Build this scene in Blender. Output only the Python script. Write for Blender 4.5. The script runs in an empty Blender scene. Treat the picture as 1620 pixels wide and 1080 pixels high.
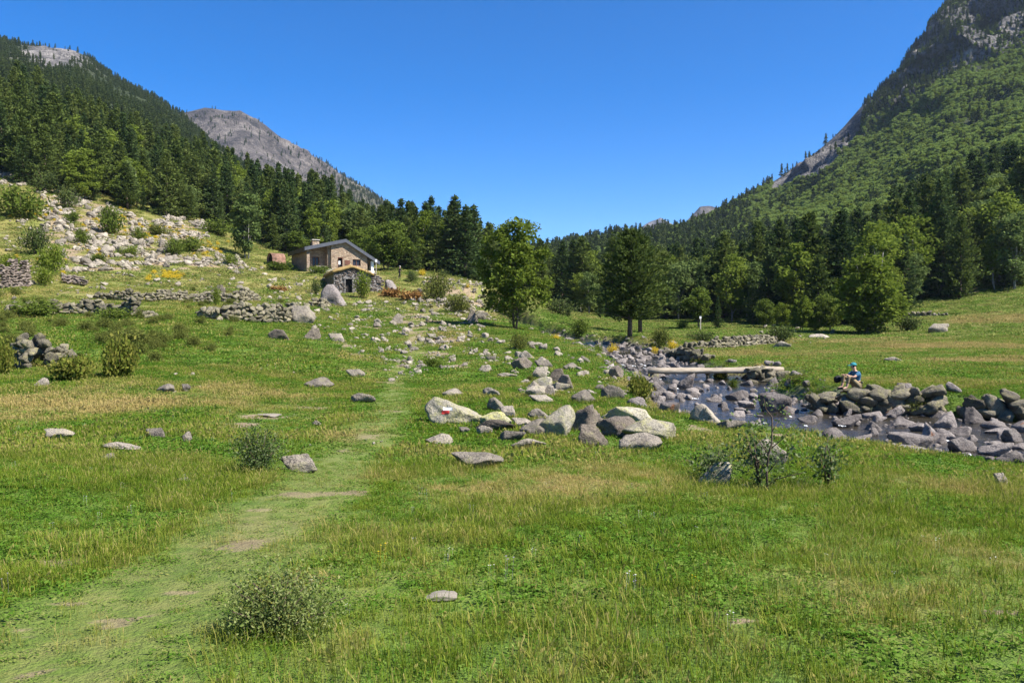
import bpy, bmesh, math, random
import numpy as np
from mathutils import Vector, Matrix, Quaternion
random.seed(11); RNG = np.random.default_rng(11)
SC = bpy.context.scene; COL = SC.collection
R = math.radians

# ---------------------------------------------------------------- camera, sky, sun, exposure
F = 1271.0                      # focal length in photo pixels (1620 wide); eye is the world origin
PITCH = math.atan(30.0 / F)
cam_d = bpy.data.cameras.new('camera'); cam = bpy.data.objects.new('camera', cam_d); COL.objects.link(cam)
cam_d.sensor_width = 36.0; cam_d.lens = 36.0 * F / 1620.0
cam_d.clip_start = 0.1; cam_d.clip_end = 20000
cam.location = (0, 0, 0); cam.rotation_euler = (math.pi / 2 - PITCH, 0, 0)
SC.camera = cam
SUN_AZ, SUN_EL = R(114), R(50)   # azimuth clockwise from +Y
W = bpy.data.worlds.new('World'); SC.world = W; W.use_nodes = True
wn = W.node_tree.nodes; wl = W.node_tree.links
bg = wn['Background']; bg.inputs['Strength'].default_value = 0.092
sky = wn.new('ShaderNodeTexSky'); sky.sky_type = 'NISHITA'; sky.sun_disc = False
sky.sun_elevation = SUN_EL; sky.sun_rotation = SUN_AZ; sky.altitude = 1900
sky.air_density = 0.8; sky.dust_density = 0.0; sky.ozone_density = 3.0
hs = wn.new('ShaderNodeHueSaturation'); hs.inputs['Saturation'].default_value = 1.42; hs.inputs['Hue'].default_value = 0.506
wl.new(sky.outputs[0], hs.inputs['Color']); wl.new(hs.outputs[0], bg.inputs['Color'])
sun_d = bpy.data.lights.new('sun', 'SUN'); sun_d.energy = 5.0; sun_d.angle = R(0.5); sun_d.color = (1.0, 0.955, 0.88)
sun = bpy.data.objects.new('sun', sun_d); COL.objects.link(sun)
SV = Vector((math.sin(SUN_AZ) * math.cos(SUN_EL), math.cos(SUN_AZ) * math.cos(SUN_EL), math.sin(SUN_EL)))
sun.rotation_euler = (-SV).to_track_quat('-Z', 'Y').to_euler()
sun.location = (200, 0, 300)
SC.view_settings.view_transform = 'Standard'; SC.view_settings.look = 'None'
SC.view_settings.gamma = 1.0; SC.view_settings.use_curve_mapping = False
SC.view_settings.exposure = 1.28
SC.cycles.max_bounces = 5; SC.cycles.diffuse_bounces = 2; SC.cycles.glossy_bounces = 2
SC.cycles.transmission_bounces = 3; SC.cycles.transparent_max_bounces = 4; SC.cycles.volume_bounces = 0

# ---------------------------------------------------------------- helpers
cp, sp = math.cos(PITCH), math.sin(PITCH)
def ray(u, v):
    a = (u - 810.0) / F; b = (540.0 - v) / F
    return np.array([a + 0 * b, cp + b * sp, -sp + b * cp])
def P(u, v, d):
    r = ray(u, v); return Vector(r * (d / r[1]))

_perm = np.random.default_rng(5).permutation(256); _perm = np.concatenate([_perm, _perm, _perm])
_g3 = np.random.default_rng(6).normal(size=(256, 3)); _g3 /= np.linalg.norm(_g3, axis=1)[:, None]
def perlin(x, y, z=0.0):
    x, y, z = np.broadcast_arrays(np.asarray(x, float), np.asarray(y, float), np.asarray(z, float))
    xi, yi, zi = np.floor(x).astype(int), np.floor(y).astype(int), np.floor(z).astype(int)
    fx, fy, fz = x - xi, y - yi, z - zi
    fade = lambda t: t * t * t * (t * (t * 6 - 15) + 10)
    u, v, w = fade(fx), fade(fy), fade(fz)
    def gr(i, j, k):
        h = _perm[(_perm[(_perm[(xi + i) & 255] + yi + j) & 255] + zi + k) & 255]
        g = _g3[h]; return g[..., 0] * (fx - i) + g[..., 1] * (fy - j) + g[..., 2] * (fz - k)
    l = lambda a, b, t: a + t * (b - a)
    return l(l(l(gr(0,0,0), gr(1,0,0), u), l(gr(0,1,0), gr(1,1,0), u), v),
             l(l(gr(0,0,1), gr(1,0,1), u), l(gr(0,1,1), gr(1,1,1), u), v), w) * 1.5
def fbm(x, y, z=0.0, o=4, gain=0.5):
    s = 0; a = 1.0; f = 1.0
    for k in range(o):
        s = s + a * perlin(np.asarray(x) * f + 17.3 * k, np.asarray(y) * f + 5.1 * k, np.asarray(z) * f); a *= gain; f *= 2.03
    return s
def sstep(a, b, x):
    t = np.clip((np.asarray(x, float) - a) / (b - a), 0, 1); return t * t * (3 - 2 * t)

def mesh_np(name, V, Q, T=None, mats=(), smooth=False, midx=None):
    V = np.asarray(V, np.float32); Q = np.asarray(Q, np.int32).reshape(-1, 4)
    T = np.zeros((0, 3), np.int32) if T is None else np.asarray(T, np.int32).reshape(-1, 3)
    me = bpy.data.meshes.new(name)
    me.vertices.add(len(V)); me.vertices.foreach_set('co', V.ravel())
    nl = Q.size + T.size; me.loops.add(nl); me.loops.foreach_set('vertex_index', np.concatenate([Q.ravel(), T.ravel()]))
    me.polygons.add(len(Q) + len(T))
    ls = np.concatenate([np.arange(len(Q)) * 4, Q.size + np.arange(len(T)) * 3]).astype(np.int32)
    me.polygons.foreach_set('loop_start', ls)
    if midx is not None: me.polygons.foreach_set('material_index', np.asarray(midx, np.int32))
    me.update(calc_edges=True)
    me.polygons.foreach_set('use_smooth', np.full(len(me.polygons), smooth))
    for m in mats: me.materials.append(m)
    me.validate()
    return me
def link(name, data, parent=None, loc=(0, 0, 0)):
    o = bpy.data.objects.new(name, data); COL.objects.link(o); o.location = loc
    if parent is not None: o.parent = parent
    return o
def tag(o, label=None, cat=None, group=None, kind=None):
    if label: o['label'] = label
    if cat: o['category'] = cat
    if group: o['group'] = group
    if kind: o['kind'] = kind
    return o
def empty(name, loc, label, cat, group=None, rz=0.0):
    o = bpy.data.objects.new(name, None); COL.objects.link(o); o.location = loc; o.rotation_euler = (0, 0, rz)
    o.empty_display_size = 0.3
    return tag(o, label, cat, group)
class MB:
    """collects boxes, tubes and polygons, builds one mesh"""
    def __init__(s): s.v = []; s.q = []; s.t = []; s.n = 0
    def add(s, V, Q=(), T=()):
        V = np.asarray(V, float).reshape(-1, 3)
        s.v.append(V)
        if len(Q): s.q.append(np.asarray(Q, int).reshape(-1, 4) + s.n)
        if len(T): s.t.append(np.asarray(T, int).reshape(-1, 3) + s.n)
        s.n += len(V); return s
    def hexa(s, b, t):  # bottom quad ccw, top quad ccw
        return s.add(list(b) + list(t), [(3,2,1,0),(4,5,6,7),(0,1,5,4),(1,2,6,5),(2,3,7,6),(3,0,4,7)])
    def box(s, x0, x1, y0, y1, z0, z1):
        return s.hexa([(x0,y0,z0),(x1,y0,z0),(x1,y1,z0),(x0,y1,z0)], [(x0,y0,z1),(x1,y0,z1),(x1,y1,z1),(x0,y1,z1)])
    def tube(s, pts, rad, n=6):
        pts = [Vector(p) for p in pts]; V = []; k = len(pts)
        for i, p in enumerate(pts):
            d = (pts[min(i + 1, k - 1)] - pts[max(i - 1, 0)]).normalized()
            a = d.cross(Vector((0.31, 0.2, 1))); a = a if a.length > 1e-3 else d.cross(Vector((1, 0, 0))); a.normalize(); b = d.cross(a)
            r = rad[i] if hasattr(rad, '__len__') else rad
            for j in range(n):
                an = 2 * math.pi * j / n; V.append(p + a * (r * math.cos(an)) + b * (r * math.sin(an)))
        Q = [(i * n + j, i * n + (j + 1) % n, (i + 1) * n + (j + 1) % n, (i + 1) * n + j) for i in range(k - 1) for j in range(n)]
        V += [pts[0], pts[-1]]; T = [((j + 1) % n, j, k * n) for j in range(n)] + [((k - 1) * n + j, (k - 1) * n + (j + 1) % n, k * n + 1) for j in range(n)]
        return s.add([tuple(v) for v in V], Q, T)
    def mesh(s, name, mats, smooth=False):
        return mesh_np(name, np.concatenate(s.v), np.concatenate(s.q) if s.q else np.zeros((0, 4)), np.concatenate(s.t) if s.t else None, mats, smooth)
    def build(s, name, mat, parent=None, smooth=False, loc=(0, 0, 0)):
        return link(name, s.mesh(name, [mat], smooth), parent, loc)

# ---------------------------------------------------------------- materials
class NT:
    def __init__(s, name):
        s.m = bpy.data.materials.new(name); s.m.use_nodes = True; s.nt = s.m.node_tree
        s.p = s.nt.nodes['Principled BSDF']; s.out = s.nt.nodes['Material Output']
        s.p.inputs['Roughness'].default_value = 0.85; s.p.inputs['Specular IOR Level'].default_value = 0.25
    def n(s, t, **kw):
        x = s.nt.nodes.new(t)
        for k, v in kw.items():
            if k.startswith('_'): setattr(x, k[1:], v)
            else: s.set(x.inputs[k.replace('__', ' ')], v)
        return x
    def set(s, inp, v):
        if hasattr(v, 'is_output'): s.nt.links.new(v, inp)
        elif hasattr(v, '__len__') and len(v) == 3 and inp.type == 'RGBA': inp.default_value = (*v, 1)
        else: inp.default_value = v
    def coord(s, kind='Object'): return s.n('ShaderNodeTexCoord').outputs[kind]
    def noise(s, scale, detail=4, rough=0.55, vec=None, dist=0.0):
        x = s.n('ShaderNodeTexNoise', Scale=scale, Detail=detail, Roughness=rough, Distortion=dist)
        if vec is not None: s.set(x.inputs['Vector'], vec)
        return x.outputs['Fac']
    def ramp(s, fac, stops, interp='LINEAR'):
        r = s.n('ShaderNodeValToRGB'); r.color_ramp.interpolation = interp
        el = r.color_ramp.elements
        while len(el) < len(stops): el.new(0.5)
        for e, (p, c) in zip(el, stops):
            e.position = p; e.color = (*c, 1) if hasattr(c, '__len__') else (c, c, c, 1)
        s.set(r.inputs[0], fac); return r.outputs[0]
    def mix(s, fac, a, b, mode='MIX'):
        x = s.n('ShaderNodeMix', _data_type='RGBA', _blend_type=mode)
        s.set(x.inputs[0], fac); s.set(x.inputs[6], a); s.set(x.inputs[7], b); return x.outputs[2]
    def math(s, op, a, b=0.0, c=None):
        x = s.n('ShaderNodeMath', _operation=op); s.set(x.inputs[0], a); s.set(x.inputs[1], b)
        if c is not None: s.set(x.inputs[2], c)
        return x.outputs[0]
    def attr(s, name, typ='GEOMETRY'): return s.n('ShaderNodeAttribute', _attribute_name=name, _attribute_type=typ).outputs['Fac']
    def bump(s, h, strength=0.5, dist=0.1):
        b = s.n('ShaderNodeBump', Strength=strength, Distance=dist); s.set(b.inputs['Height'], h)
        s.nt.links.new(b.outputs[0], s.p.inputs['Normal']); return b
    def color(s, c): s.set(s.p.inputs['Base Color'], c)
    def leafy(s, col, trans=0.35):
        d = s.n('ShaderNodeBsdfDiffuse', Color=col); t = s.n('ShaderNodeBsdfTranslucent', Color=col)
        g = s.n('ShaderNodeBsdfGlossy', Roughness=0.45); g.inputs['Color'].default_value = (1, 1, 1, 1)
        m = s.n('ShaderNodeMixShader', Fac=trans); s.nt.links.new(d.outputs[0], m.inputs[1]); s.nt.links.new(t.outputs[0], m.inputs[2])
        m2 = s.n('ShaderNodeMixShader', Fac=0.0); s.nt.links.new(m.outputs[0], m2.inputs[1]); s.nt.links.new(g.outputs[0], m2.inputs[2])
        s.nt.links.new(m2.outputs[0], s.out.inputs['Surface'])

def plain(name, col, rough=0.8, var=0.25, scale=6.0, metal=0.0):
    t = NT(name); f = t.noise(scale, 5, 0.6, t.coord())
    lo = tuple(c * (1 - var) for c in col); hi = tuple(c * (1 + var) for c in col)
    t.color(t.ramp(f, [(0.3, lo), (0.7, hi)])); t.p.inputs['Roughness'].default_value = rough; t.p.inputs['Metallic'].default_value = metal
    t.bump(f, 0.3, 0.02); return t.m

def rock_material(name, base, dark, lichen, lich_amt, obj_scale=1.0, spots=None):
    t = NT(name); co = t.n('ShaderNodeNewGeometry').outputs['Position']
    rnd = t.n('ShaderNodeObjectInfo').outputs['Random']
    shift = t.n('ShaderNodeVectorMath', _operation='ADD'); t.set(shift.inputs[0], co)
    cmb = t.n('ShaderNodeCombineXYZ'); rs = t.math('MULTIPLY', rnd, 37.0); t.set(cmb.inputs[0], rs); t.set(cmb.inputs[2], rs); t.set(shift.inputs[1], cmb.outputs[0])
    co = shift.outputs[0]
    big = t.noise(1.6 * obj_scale, 5, 0.6, co); fine = t.noise(22 * obj_scale, 4, 0.7, co); grain = t.noise(90 * obj_scale, 2, 0.6, co)
    c = t.ramp(big, [(0.3, dark), (0.48, base), (0.72, tuple(min(1, x * 1.25) for x in base))])
    c = t.mix(t.ramp(grain, [(0.40, 0.8), (0.52, 0.0)]), c, tuple(x * 0.35 for x in dark))
    lm = t.noise(4.5 * obj_scale, 5, 0.65, co)
    lf = t.ramp(lm, [(0.62 - 0.18 * lich_amt, 0.0), (0.70 - 0.14 * lich_amt, 1.0)])
    lf = t.math('MULTIPLY', lf, t.ramp(fine, [(0.38, 0.15), (0.58, 1.0)]))
    lf = t.math('MULTIPLY', lf, 0.3 + 0.5 * lich_amt)
    c = t.mix(lf, c, lichen)
    bk = t.ramp(t.noise(7 * obj_scale, 6, 0.75, co), [(0.34, 0.75), (0.44, 0.0)])
    c = t.mix(bk, c, (0.045, 0.042, 0.038))
    if spots: c = t.mix(t.ramp(t.noise(2.2, 3, 0.5, co), [(0.68, 0.0), (0.72, 0.85)]), c, spots)
    v = t.math('MULTIPLY_ADD', rnd, 0.7, 0.6)
    c = t.mix(1.0, c, v, 'MULTIPLY')
    t.color(c); t.p.inputs['Roughness'].default_value = 0.9
    h = t.math('ADD', t.math('MULTIPLY', t.noise(6 * obj_scale, 8, 0.7, co), 1.0), t.math('MULTIPLY', fine, 0.25))
    t.bump(h, 1.0, 0.16 / obj_scale); return t.m

M_ROCK = rock_material('granite', (0.48, 0.43, 0.33), (0.27, 0.235, 0.175), (0.48, 0.45, 0.19), 0.9)
M_ROCKG = rock_material('granite_scree', (0.36, 0.31, 0.245), (0.19, 0.16, 0.13), (0.37, 0.34, 0.18), 0.5)
M_ROCKD = rock_material('granite_dark', (0.22, 0.18, 0.14), (0.115, 0.095, 0.078), (0.32, 0.30, 0.13), 0.4)
M_LICHEN = rock_material('granite_lichen', (0.38, 0.355, 0.23), (0.23, 0.21, 0.14), (0.46, 0.43, 0.14), 1.2)
M_RIVER = rock_material('river_granite', (0.29, 0.25, 0.225), (0.13, 0.11, 0.10), (0.38, 0.34, 0.29), 0.5, 1.0, (0.30, 0.13, 0.06))
M_WALLST = rock_material('wall_granite', (0.235, 0.205, 0.145), (0.10, 0.088, 0.068), (0.31, 0.28, 0.12), 0.7)
M_WALLR = rock_material('ruin_granite', (0.25, 0.20, 0.165), (0.13, 0.10, 0.085), (0.30, 0.27, 0.17), 0.3)

def leaf_material(name, c_lo, c_mid, c_hi, trans=0.35, objvar=0.35):
    t = NT(name); isl = t.n('ShaderNodeNewGeometry').outputs['Random Per Island']
    rnd = t.n('ShaderNodeObjectInfo').outputs['Random']
    f = t.math('ADD', t.math('MULTIPLY', isl, 1 - objvar), t.math('MULTIPLY', rnd, objvar))
    t.leafy(t.ramp(f, [(0.08, c_lo), (0.5, c_mid), (0.95, c_hi)]), trans); return t.m
M_PINE = leaf_material('pine_needles', (0.048, 0.072, 0.018), (0.090, 0.120, 0.028), (0.140, 0.165, 0.044), 0.28, 0.5)
M_FIR = leaf_material('fir_needles', (0.032, 0.055, 0.020), (0.058, 0.090, 0.027), (0.098, 0.126, 0.040), 0.25, 0.5)
M_FARPINE = leaf_material('far_pine_needles', (0.035, 0.055, 0.018), (0.055, 0.078, 0.022), (0.085, 0.105, 0.032), 0.22, 0.5)
M_BIRCH = leaf_material('birch_leaves', (0.092, 0.130, 0.018), (0.145, 0.190, 0.028), (0.205, 0.255, 0.048), 0.45, 0.4)
M_WILLOW = leaf_material('pale_leaves', (0.080, 0.118, 0.034), (0.125, 0.170, 0.050), (0.175, 0.225, 0.075), 0.38, 0.4)
M_YELLOWLEAF = leaf_material('yellow_green_leaves', (0.10, 0.145, 0.018), (0.145, 0.195, 0.026), (0.20, 0.235, 0.04), 0.4, 0.3)
M_BUSH = leaf_material('bush_leaves', (0.065, 0.095, 0.016), (0.105, 0.145, 0.024), (0.155, 0.195, 0.04), 0.4, 0.4)
M_JUNIPER = leaf_material('juniper_needles', (0.039, 0.058, 0.018), (0.072, 0.098, 0.029), (0.117, 0.137, 0.042), 0.25, 0.3)
M_HEATH = leaf_material('heath_leaves', (0.095, 0.135, 0.03), (0.17, 0.215, 0.06), (0.28, 0.30, 0.12), 0.4, 0.1)
M_BRIAR = leaf_material('briar_leaves', (0.054, 0.090, 0.024), (0.102, 0.150, 0.042), (0.204, 0.228, 0.120), 0.35, 0.1)
M_FERN = leaf_material('fern_fronds', (0.10, 0.13, 0.02), (0.15, 0.175, 0.03), (0.24, 0.22, 0.05), 0.4, 0.2)
M_RUST = leaf_material('dry_fern_fronds', (0.20, 0.10, 0.035), (0.28, 0.15, 0.05), (0.34, 0.22, 0.08), 0.3, 0.2)
M_BROOM = leaf_material('yellow_blossom', (0.45, 0.33, 0.03), (0.62, 0.45, 0.03), (0.7, 0.55, 0.08), 0.3, 0.2)
def bark_material(name, a, b):
    t = NT(name); co = t.coord(); mp = t.n('ShaderNodeMapping', Vector=co); mp.inputs['Scale'].default_value = (6, 6, 1.2)
    f = t.noise(3, 6, 0.65, mp.outputs[0]); t.color(t.ramp(f, [(0.35, a), (0.65, b)])); t.bump(f, 0.6, 0.05); return t.m
M_BARK = bark_material('pine_bark', (0.05, 0.036, 0.026), (0.15, 0.105, 0.075))
M_FARBIRCH = leaf_material('far_birch_leaves', (0.15, 0.215, 0.045), (0.20, 0.275, 0.063), (0.26, 0.33, 0.09), 0.55, 0.5)
M_OLIVE = leaf_material('olive_leaves', (0.075, 0.095, 0.022), (0.125, 0.145, 0.032), (0.19, 0.19, 0.05), 0.35, 0.2)
M_BIRCHBARK = bark_material('birch_bark', (0.06, 0.05, 0.045), (0.38, 0.35, 0.31))
M_TWIG = bark_material('twig_bark', (0.05, 0.035, 0.025), (0.14, 0.10, 0.07))

def grass_material(name, fresh, olive, straw, trans=0.35):
    t = NT(name); tone = t.attr('tone', 'INSTANCER'); isl = t.n('ShaderNodeNewGeometry').outputs['Random Per Island']
    f = t.math('ADD', tone, t.math('MULTIPLY', t.math('SUBTRACT', isl, 0.5), 0.40))
    c = t.ramp(f, [(0.0, tuple(x * .62 for x in fresh)), (0.2, fresh), (0.5, olive), (0.95, straw)])
    v = t.math('MULTIPLY_ADD', isl, 0.45, 0.8); t.leafy(t.mix(1.0, c, v, 'MULTIPLY'), trans); return t.m
M_GRASS = grass_material('grass_blades', (0.145, 0.222, 0.020), (0.235, 0.245, 0.044), (0.45, 0.34, 0.14), 0.42)
M_HERB = grass_material('herb_leaves', (0.085, 0.18, 0.020), (0.14, 0.20, 0.04), (0.27, 0.23, 0.085), 0.4)
M_SEED = grass_material('seed_heads', (0.22, 0.22, 0.06), (0.32, 0.28, 0.09), (0.42, 0.33, 0.13), 0.3)
# ---------------------------------------------------------------- the ground as a height field
CTRL = [  # photo column, photo row, metres ahead -> a point of the ground
 (0,1080,3.6),(400,1080,3.6),(810,1080,3.6),(1250,1080,3.6),(1620,1080,3.6),(-300,1080,3.6),(2000,1080,3.6),
 (0,860,6.9),(400,850,7.1),(810,850,7.1),(1250,850,7.1),(1620,860,7.0),(2000,880,6.9),(-300,850,7.0),
 (0,700,14),(-300,700,14),(250,700,14.2),(450,700,14.5),(600,700,15),(900,700,15.5),(1250,760,11.5),(1600,752,13),(1850,800,11.5),
 (1290,704,15.6),(1450,730,14.0),(1450,722,16.5),(1300,706,17.0),(1240,697,17.6),(1600,742,15.2),(1200,690,18.0),(1380,712,16.8),(0,600,26),(-250,590,26),(250,610,25.5),(560,640,23),(700,640,22.5),(900,645,21.5),(1100,652,22),(1160,668,20.0),
 (1020,620,29.5),(1000,600,36),(970,588,41),(900,600,32),(850,570,44),(640,580,42),(760,585,41),
 (100,550,36),(-200,530,38),(300,540,42),(450,540,46),(0,500,53),(250,500,55),(450,515,57),
 (600,520,66),(700,520,64),(640,545,54),(800,527,60),(860,535,62),(900,545,58),(760,548,54),
 (0,455,62),(-250,440,62),(200,470,68),(330,470,72),(440,490,68),(500,498,70),
 (100,415,88),(300,430,95),(420,455,92),(545,466,100),(470,450,102),(620,475,98),(700,490,92),(750,500,84),
 (500,427,115),(590,430,117),(440,424,116),(640,432,116),(700,440,118),(760,455,112),(540,426,113),
 (0,350,112),(-250,330,110),(150,375,112),(300,390,116),(400,405,122),(60,310,130),(200,335,136),
 (0,285,138),(-300,235,135),(120,310,142),(250,342,146),(330,352,150),(430,392,145),(550,412,150),(620,420,148),(700,435,145),(790,455,145),
 (0,215,185),(-300,135,190),(250,275,200),(400,330,205),(550,385,205),(700,420,200),(870,470,180),
 (840,500,95),(900,510,105),(960,512,115),(880,482,150),(1000,492,150),
 (1000,530,74),(1060,540,66),(930,540,72),(1100,545,62),(1150,538,78),(1220,535,84),(1300,534,88),(1180,515,110),(1080,505,130),
 (1120,560,56),(1230,560,58),(1200,602,35.5),(1260,596,36),(1350,611,29.7),(1250,612,31),(1450,610,29.5),(1550,618,28.5),(1620,622,28),(1900,640,27),
 (1350,585,37),(1500,585,38),(1620,590,37),(1900,590,38),(1300,560,52),(1450,560,52),(1620,555,54),(1900,550,55),
 (1400,525,92),(1500,510,98),(1620,490,105),(1900,450,110),
 (1300,500,130),(1480,476,125),(1620,455,130),(1900,400,132),(1100,490,150),(1200,490,145),
 (1100,472,205),(1300,460,180),(1470,400,178),(1620,355,182),(1900,280,182),(2300,180,180),(2300,330,120),
 (900,468,235),(1000,468,235),(700,405,245),(400,290,245),(0,150,245),(1300,430,235),(1620,290,240),(1900,190,240)]
CX = [P(*c) for c in CTRL]
CX += [Vector(p) for p in [(0,-35,-1.0),(-40,-30,1.5),(40,-30,-2.4),(-70,10,6),(70,10,-2.0),(-150,30,40),(110,20,1),(0,-10,-1.4),(-20,0,-1.2),(20,0,-2.0),(-110,90,38),(-190,150,75),(160,60,14),(0,-55,-0.6)]]
CX = np.array([tuple(c) for c in CX])
def tps_solve(X, z, lam):
    d = np.linalg.norm(X[:, None] - X[None], axis=2); K = np.where(d > 0, d * d * np.log(d + 1e-9), 0)
    n = len(X); A = np.zeros((n + 3, n + 3)); A[:n, :n] = K + lam * np.eye(n); A[:n, n] = 1; A[:n, n+1:] = X; A[n, :n] = 1; A[n+1:, :n] = X.T
    return np.linalg.solve(A, np.concatenate([z, [0, 0, 0]]))
def warp(p): # work in a space where near ground is resolved more finely
    r = np.hypot(p[:, 0], p[:, 1]); k = np.log1p(r / 12.0) * 12.0 / np.maximum(r, 1e-6); return p[:, :2] * k[:, None] / 10.0
CW = warp(CX); TPS = tps_solve(CW, CX[:, 2], 0.02)
def tps_eval(x, y):
    p = warp(np.stack([x, y], 1)); out = np.empty(len(p))
    for i in range(0, len(p), 20000):
        q = p[i:i+20000]; d2 = ((q[:, None] - CW[None]) ** 2).sum(2)
        out[i:i+20000] = 0.5 * np.where(d2 > 0, d2 * np.log(d2 + 1e-12), 0) @ TPS[:-3] + TPS[-3] + q @ TPS[-2:]
    return out
# the stream: x, y, half width, water level
STREAM = np.array([(-4,110,2,-0.9),(3,88,2.2,-1.5),(7.5,70,2.6,-2.05),(9.1,62,2.9,-2.28),(9.0,52,2.5,-2.66),(9.1,46,2.5,-2.9),(9.9,39.8,3.6,-3.0),(8.7,36,2.3,-3.04),
                   (8.6,31.5,2.7,-3.1),(8.9,24.6,4.1,-3.14),(12,22.6,4.7,-3.16),(15,20.6,4.8,-3.18),(22,18.2,5.0,-3.22),(42,15,5,-3.4),(90,8,6,-3.9)])
def stream_near(x, y):
    best = np.full(np.shape(x), 1e9); hw = np.zeros(np.shape(x)); wz = np.zeros(np.shape(x))
    for a, b in zip(STREAM[:-1], STREAM[1:]):
        ab = b[:2] - a[:2]; t = np.clip(((x - a[0]) * ab[0] + (y - a[1]) * ab[1]) / (ab @ ab), 0, 1)
        d = np.hypot(x - a[0] - t * ab[0], y - a[1] - t * ab[1]); m = d < best
        best = np.where(m, d, best); hw = np.where(m, a[2] + t * (b[2] - a[2]), hw); wz = np.where(m, a[3] + t * (b[3] - a[3]), wz)
    return best, hw, wz
def height_raw(x, y):
    z = tps_eval(x, y)
    r = np.hypot(x, y)
    z = z + fbm(x / 9.0, y / 9.0, 3.1, 4) * 0.16 * sstep(6, 45, r) + fbm(x / 1.6, y / 1.6, 8.7, 3) * 0.045 * sstep(1, 8, r)
    hill = sstep(-1.0, 3.0, z) * sstep(40, 70, r)
    z = z + hill * fbm(x / 5.0, y / 5.0, 1.7, 4) * 0.28
    d, hw, wz = stream_near(x, y)
    w2 = hw + 0.35 * fbm(x / 2.2, y / 2.2, 4.4, 2)
    bed = wz - 0.16 + 0.12 * fbm(x / 1.1, y / 1.1, 2.2, 2)
    k = sstep(w2 - 0.1, w2 + 1.5, d)
    return np.where(z > bed, bed + (z - bed) * k, z)
KX, KY, Y0 = 5.0, 6.0, 6.0
NX, NY = 470, 440
ga = np.linspace(-math.asinh(300 / KX), math.asinh(300 / KX), NX); gb = np.linspace(math.asinh((-60 - Y0) / KY), math.asinh((300 - Y0) / KY), NY)
gx, gy = np.meshgrid(KX * np.sinh(ga), Y0 + KY * np.sinh(gb), indexing='ij')
GZ = height_raw(gx.ravel(), gy.ravel()).reshape(NX, NY)
def H(x, y):
    x = np.atleast_1d(np.asarray(x, float)); y = np.atleast_1d(np.asarray(y, float))
    i = np.clip((np.arcsinh(x / KX) - ga[0]) / (ga[1] - ga[0]), 0, NX - 1.001); j = np.clip((np.arcsinh((y - Y0) / KY) - gb[0]) / (gb[1] - gb[0]), 0, NY - 1.001)
    i0 = i.astype(int); j0 = j.astype(int); a = i - i0; b = j - j0
    return (GZ[i0, j0] * (1-a) * (1-b) + GZ[i0+1, j0] * a * (1-b) + GZ[i0, j0+1] * (1-a) * b + GZ[i0+1, j0+1] * a * b)
def h1(x, y): return float(H(x, y)[0])
_ys = np.concatenate([np.arange(2.0, 12, 0.08), 12 * 1.007 ** np.arange(0, 460)])
def hit(u, v):
    """first point of the ground along the sight line through photo pixels (arrays)"""
    u = np.atleast_1d(np.asarray(u, float)); v = np.atleast_1d(np.asarray(v, float)); out = np.zeros((len(u), 3))
    for s in range(0, len(u), 800):
        uu, vv = u[s:s+800], v[s:s+800]; r = ray(uu, vv); kx = r[0] / r[1]; kz = r[2] / r[1]
        Y = np.broadcast_to(_ys, (len(uu), len(_ys))); g = H((kx[:, None] * Y).ravel(), Y.ravel()).reshape(Y.shape) - kz[:, None] * Y
        ix = np.argmax(g > 0, axis=1); ix = np.where((g > 0).any(1), ix, len(_ys) - 1); ix = np.maximum(ix, 1)
        ar = np.arange(len(uu)); g0, g1 = g[ar, ix-1], g[ar, ix]; t = np.clip(g0 / np.where(g0 - g1 == 0, 1, g0 - g1), 0, 1)
        y = _ys[ix-1] + t * (_ys[ix] - _ys[ix-1]); out[s:s+800, 0] = kx * y; out[s:s+800, 1] = y
    out[:, 2] = H(out[:, 0], out[:, 1]); return out
def hit1(u, v): return Vector(hit(u, v)[0])

def proj(V):
    x, y, z = V[..., 0], V[..., 1], V[..., 2]; d = np.maximum(y * cp - z * sp, .01); h = y * sp + z * cp
    return 810 + F * x / d, 540 - F * h / d
def in_poly(u, v, poly):
    c = np.zeros(np.shape(u), bool); n = len(poly)
    for i in range(n):
        (x1, y1), (x2, y2) = poly[i], poly[(i + 1) % n]; c ^= ((y1 > v) != (y2 > v)) & (u < (x2 - x1) * (v - y1) / ((y2 - y1) if y2 != y1 else 1e-9) + x1)
    return c
SCREE = [[(60,300),(130,305),(235,350),(240,400),(150,405),(70,380)],[(0,262),(45,270),(62,292),(0,298)],[(95,375),(270,385),(300,422),(100,432)],[(238,332),(320,350),(332,382),(250,386)],[(300,390),(400,418),(380,430),(290,420)],[(650,425),(760,448),(790,490),(740,500),(690,462)],[(610,500),(700,480),(780,540),(740,575),(620,590)]]
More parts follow.
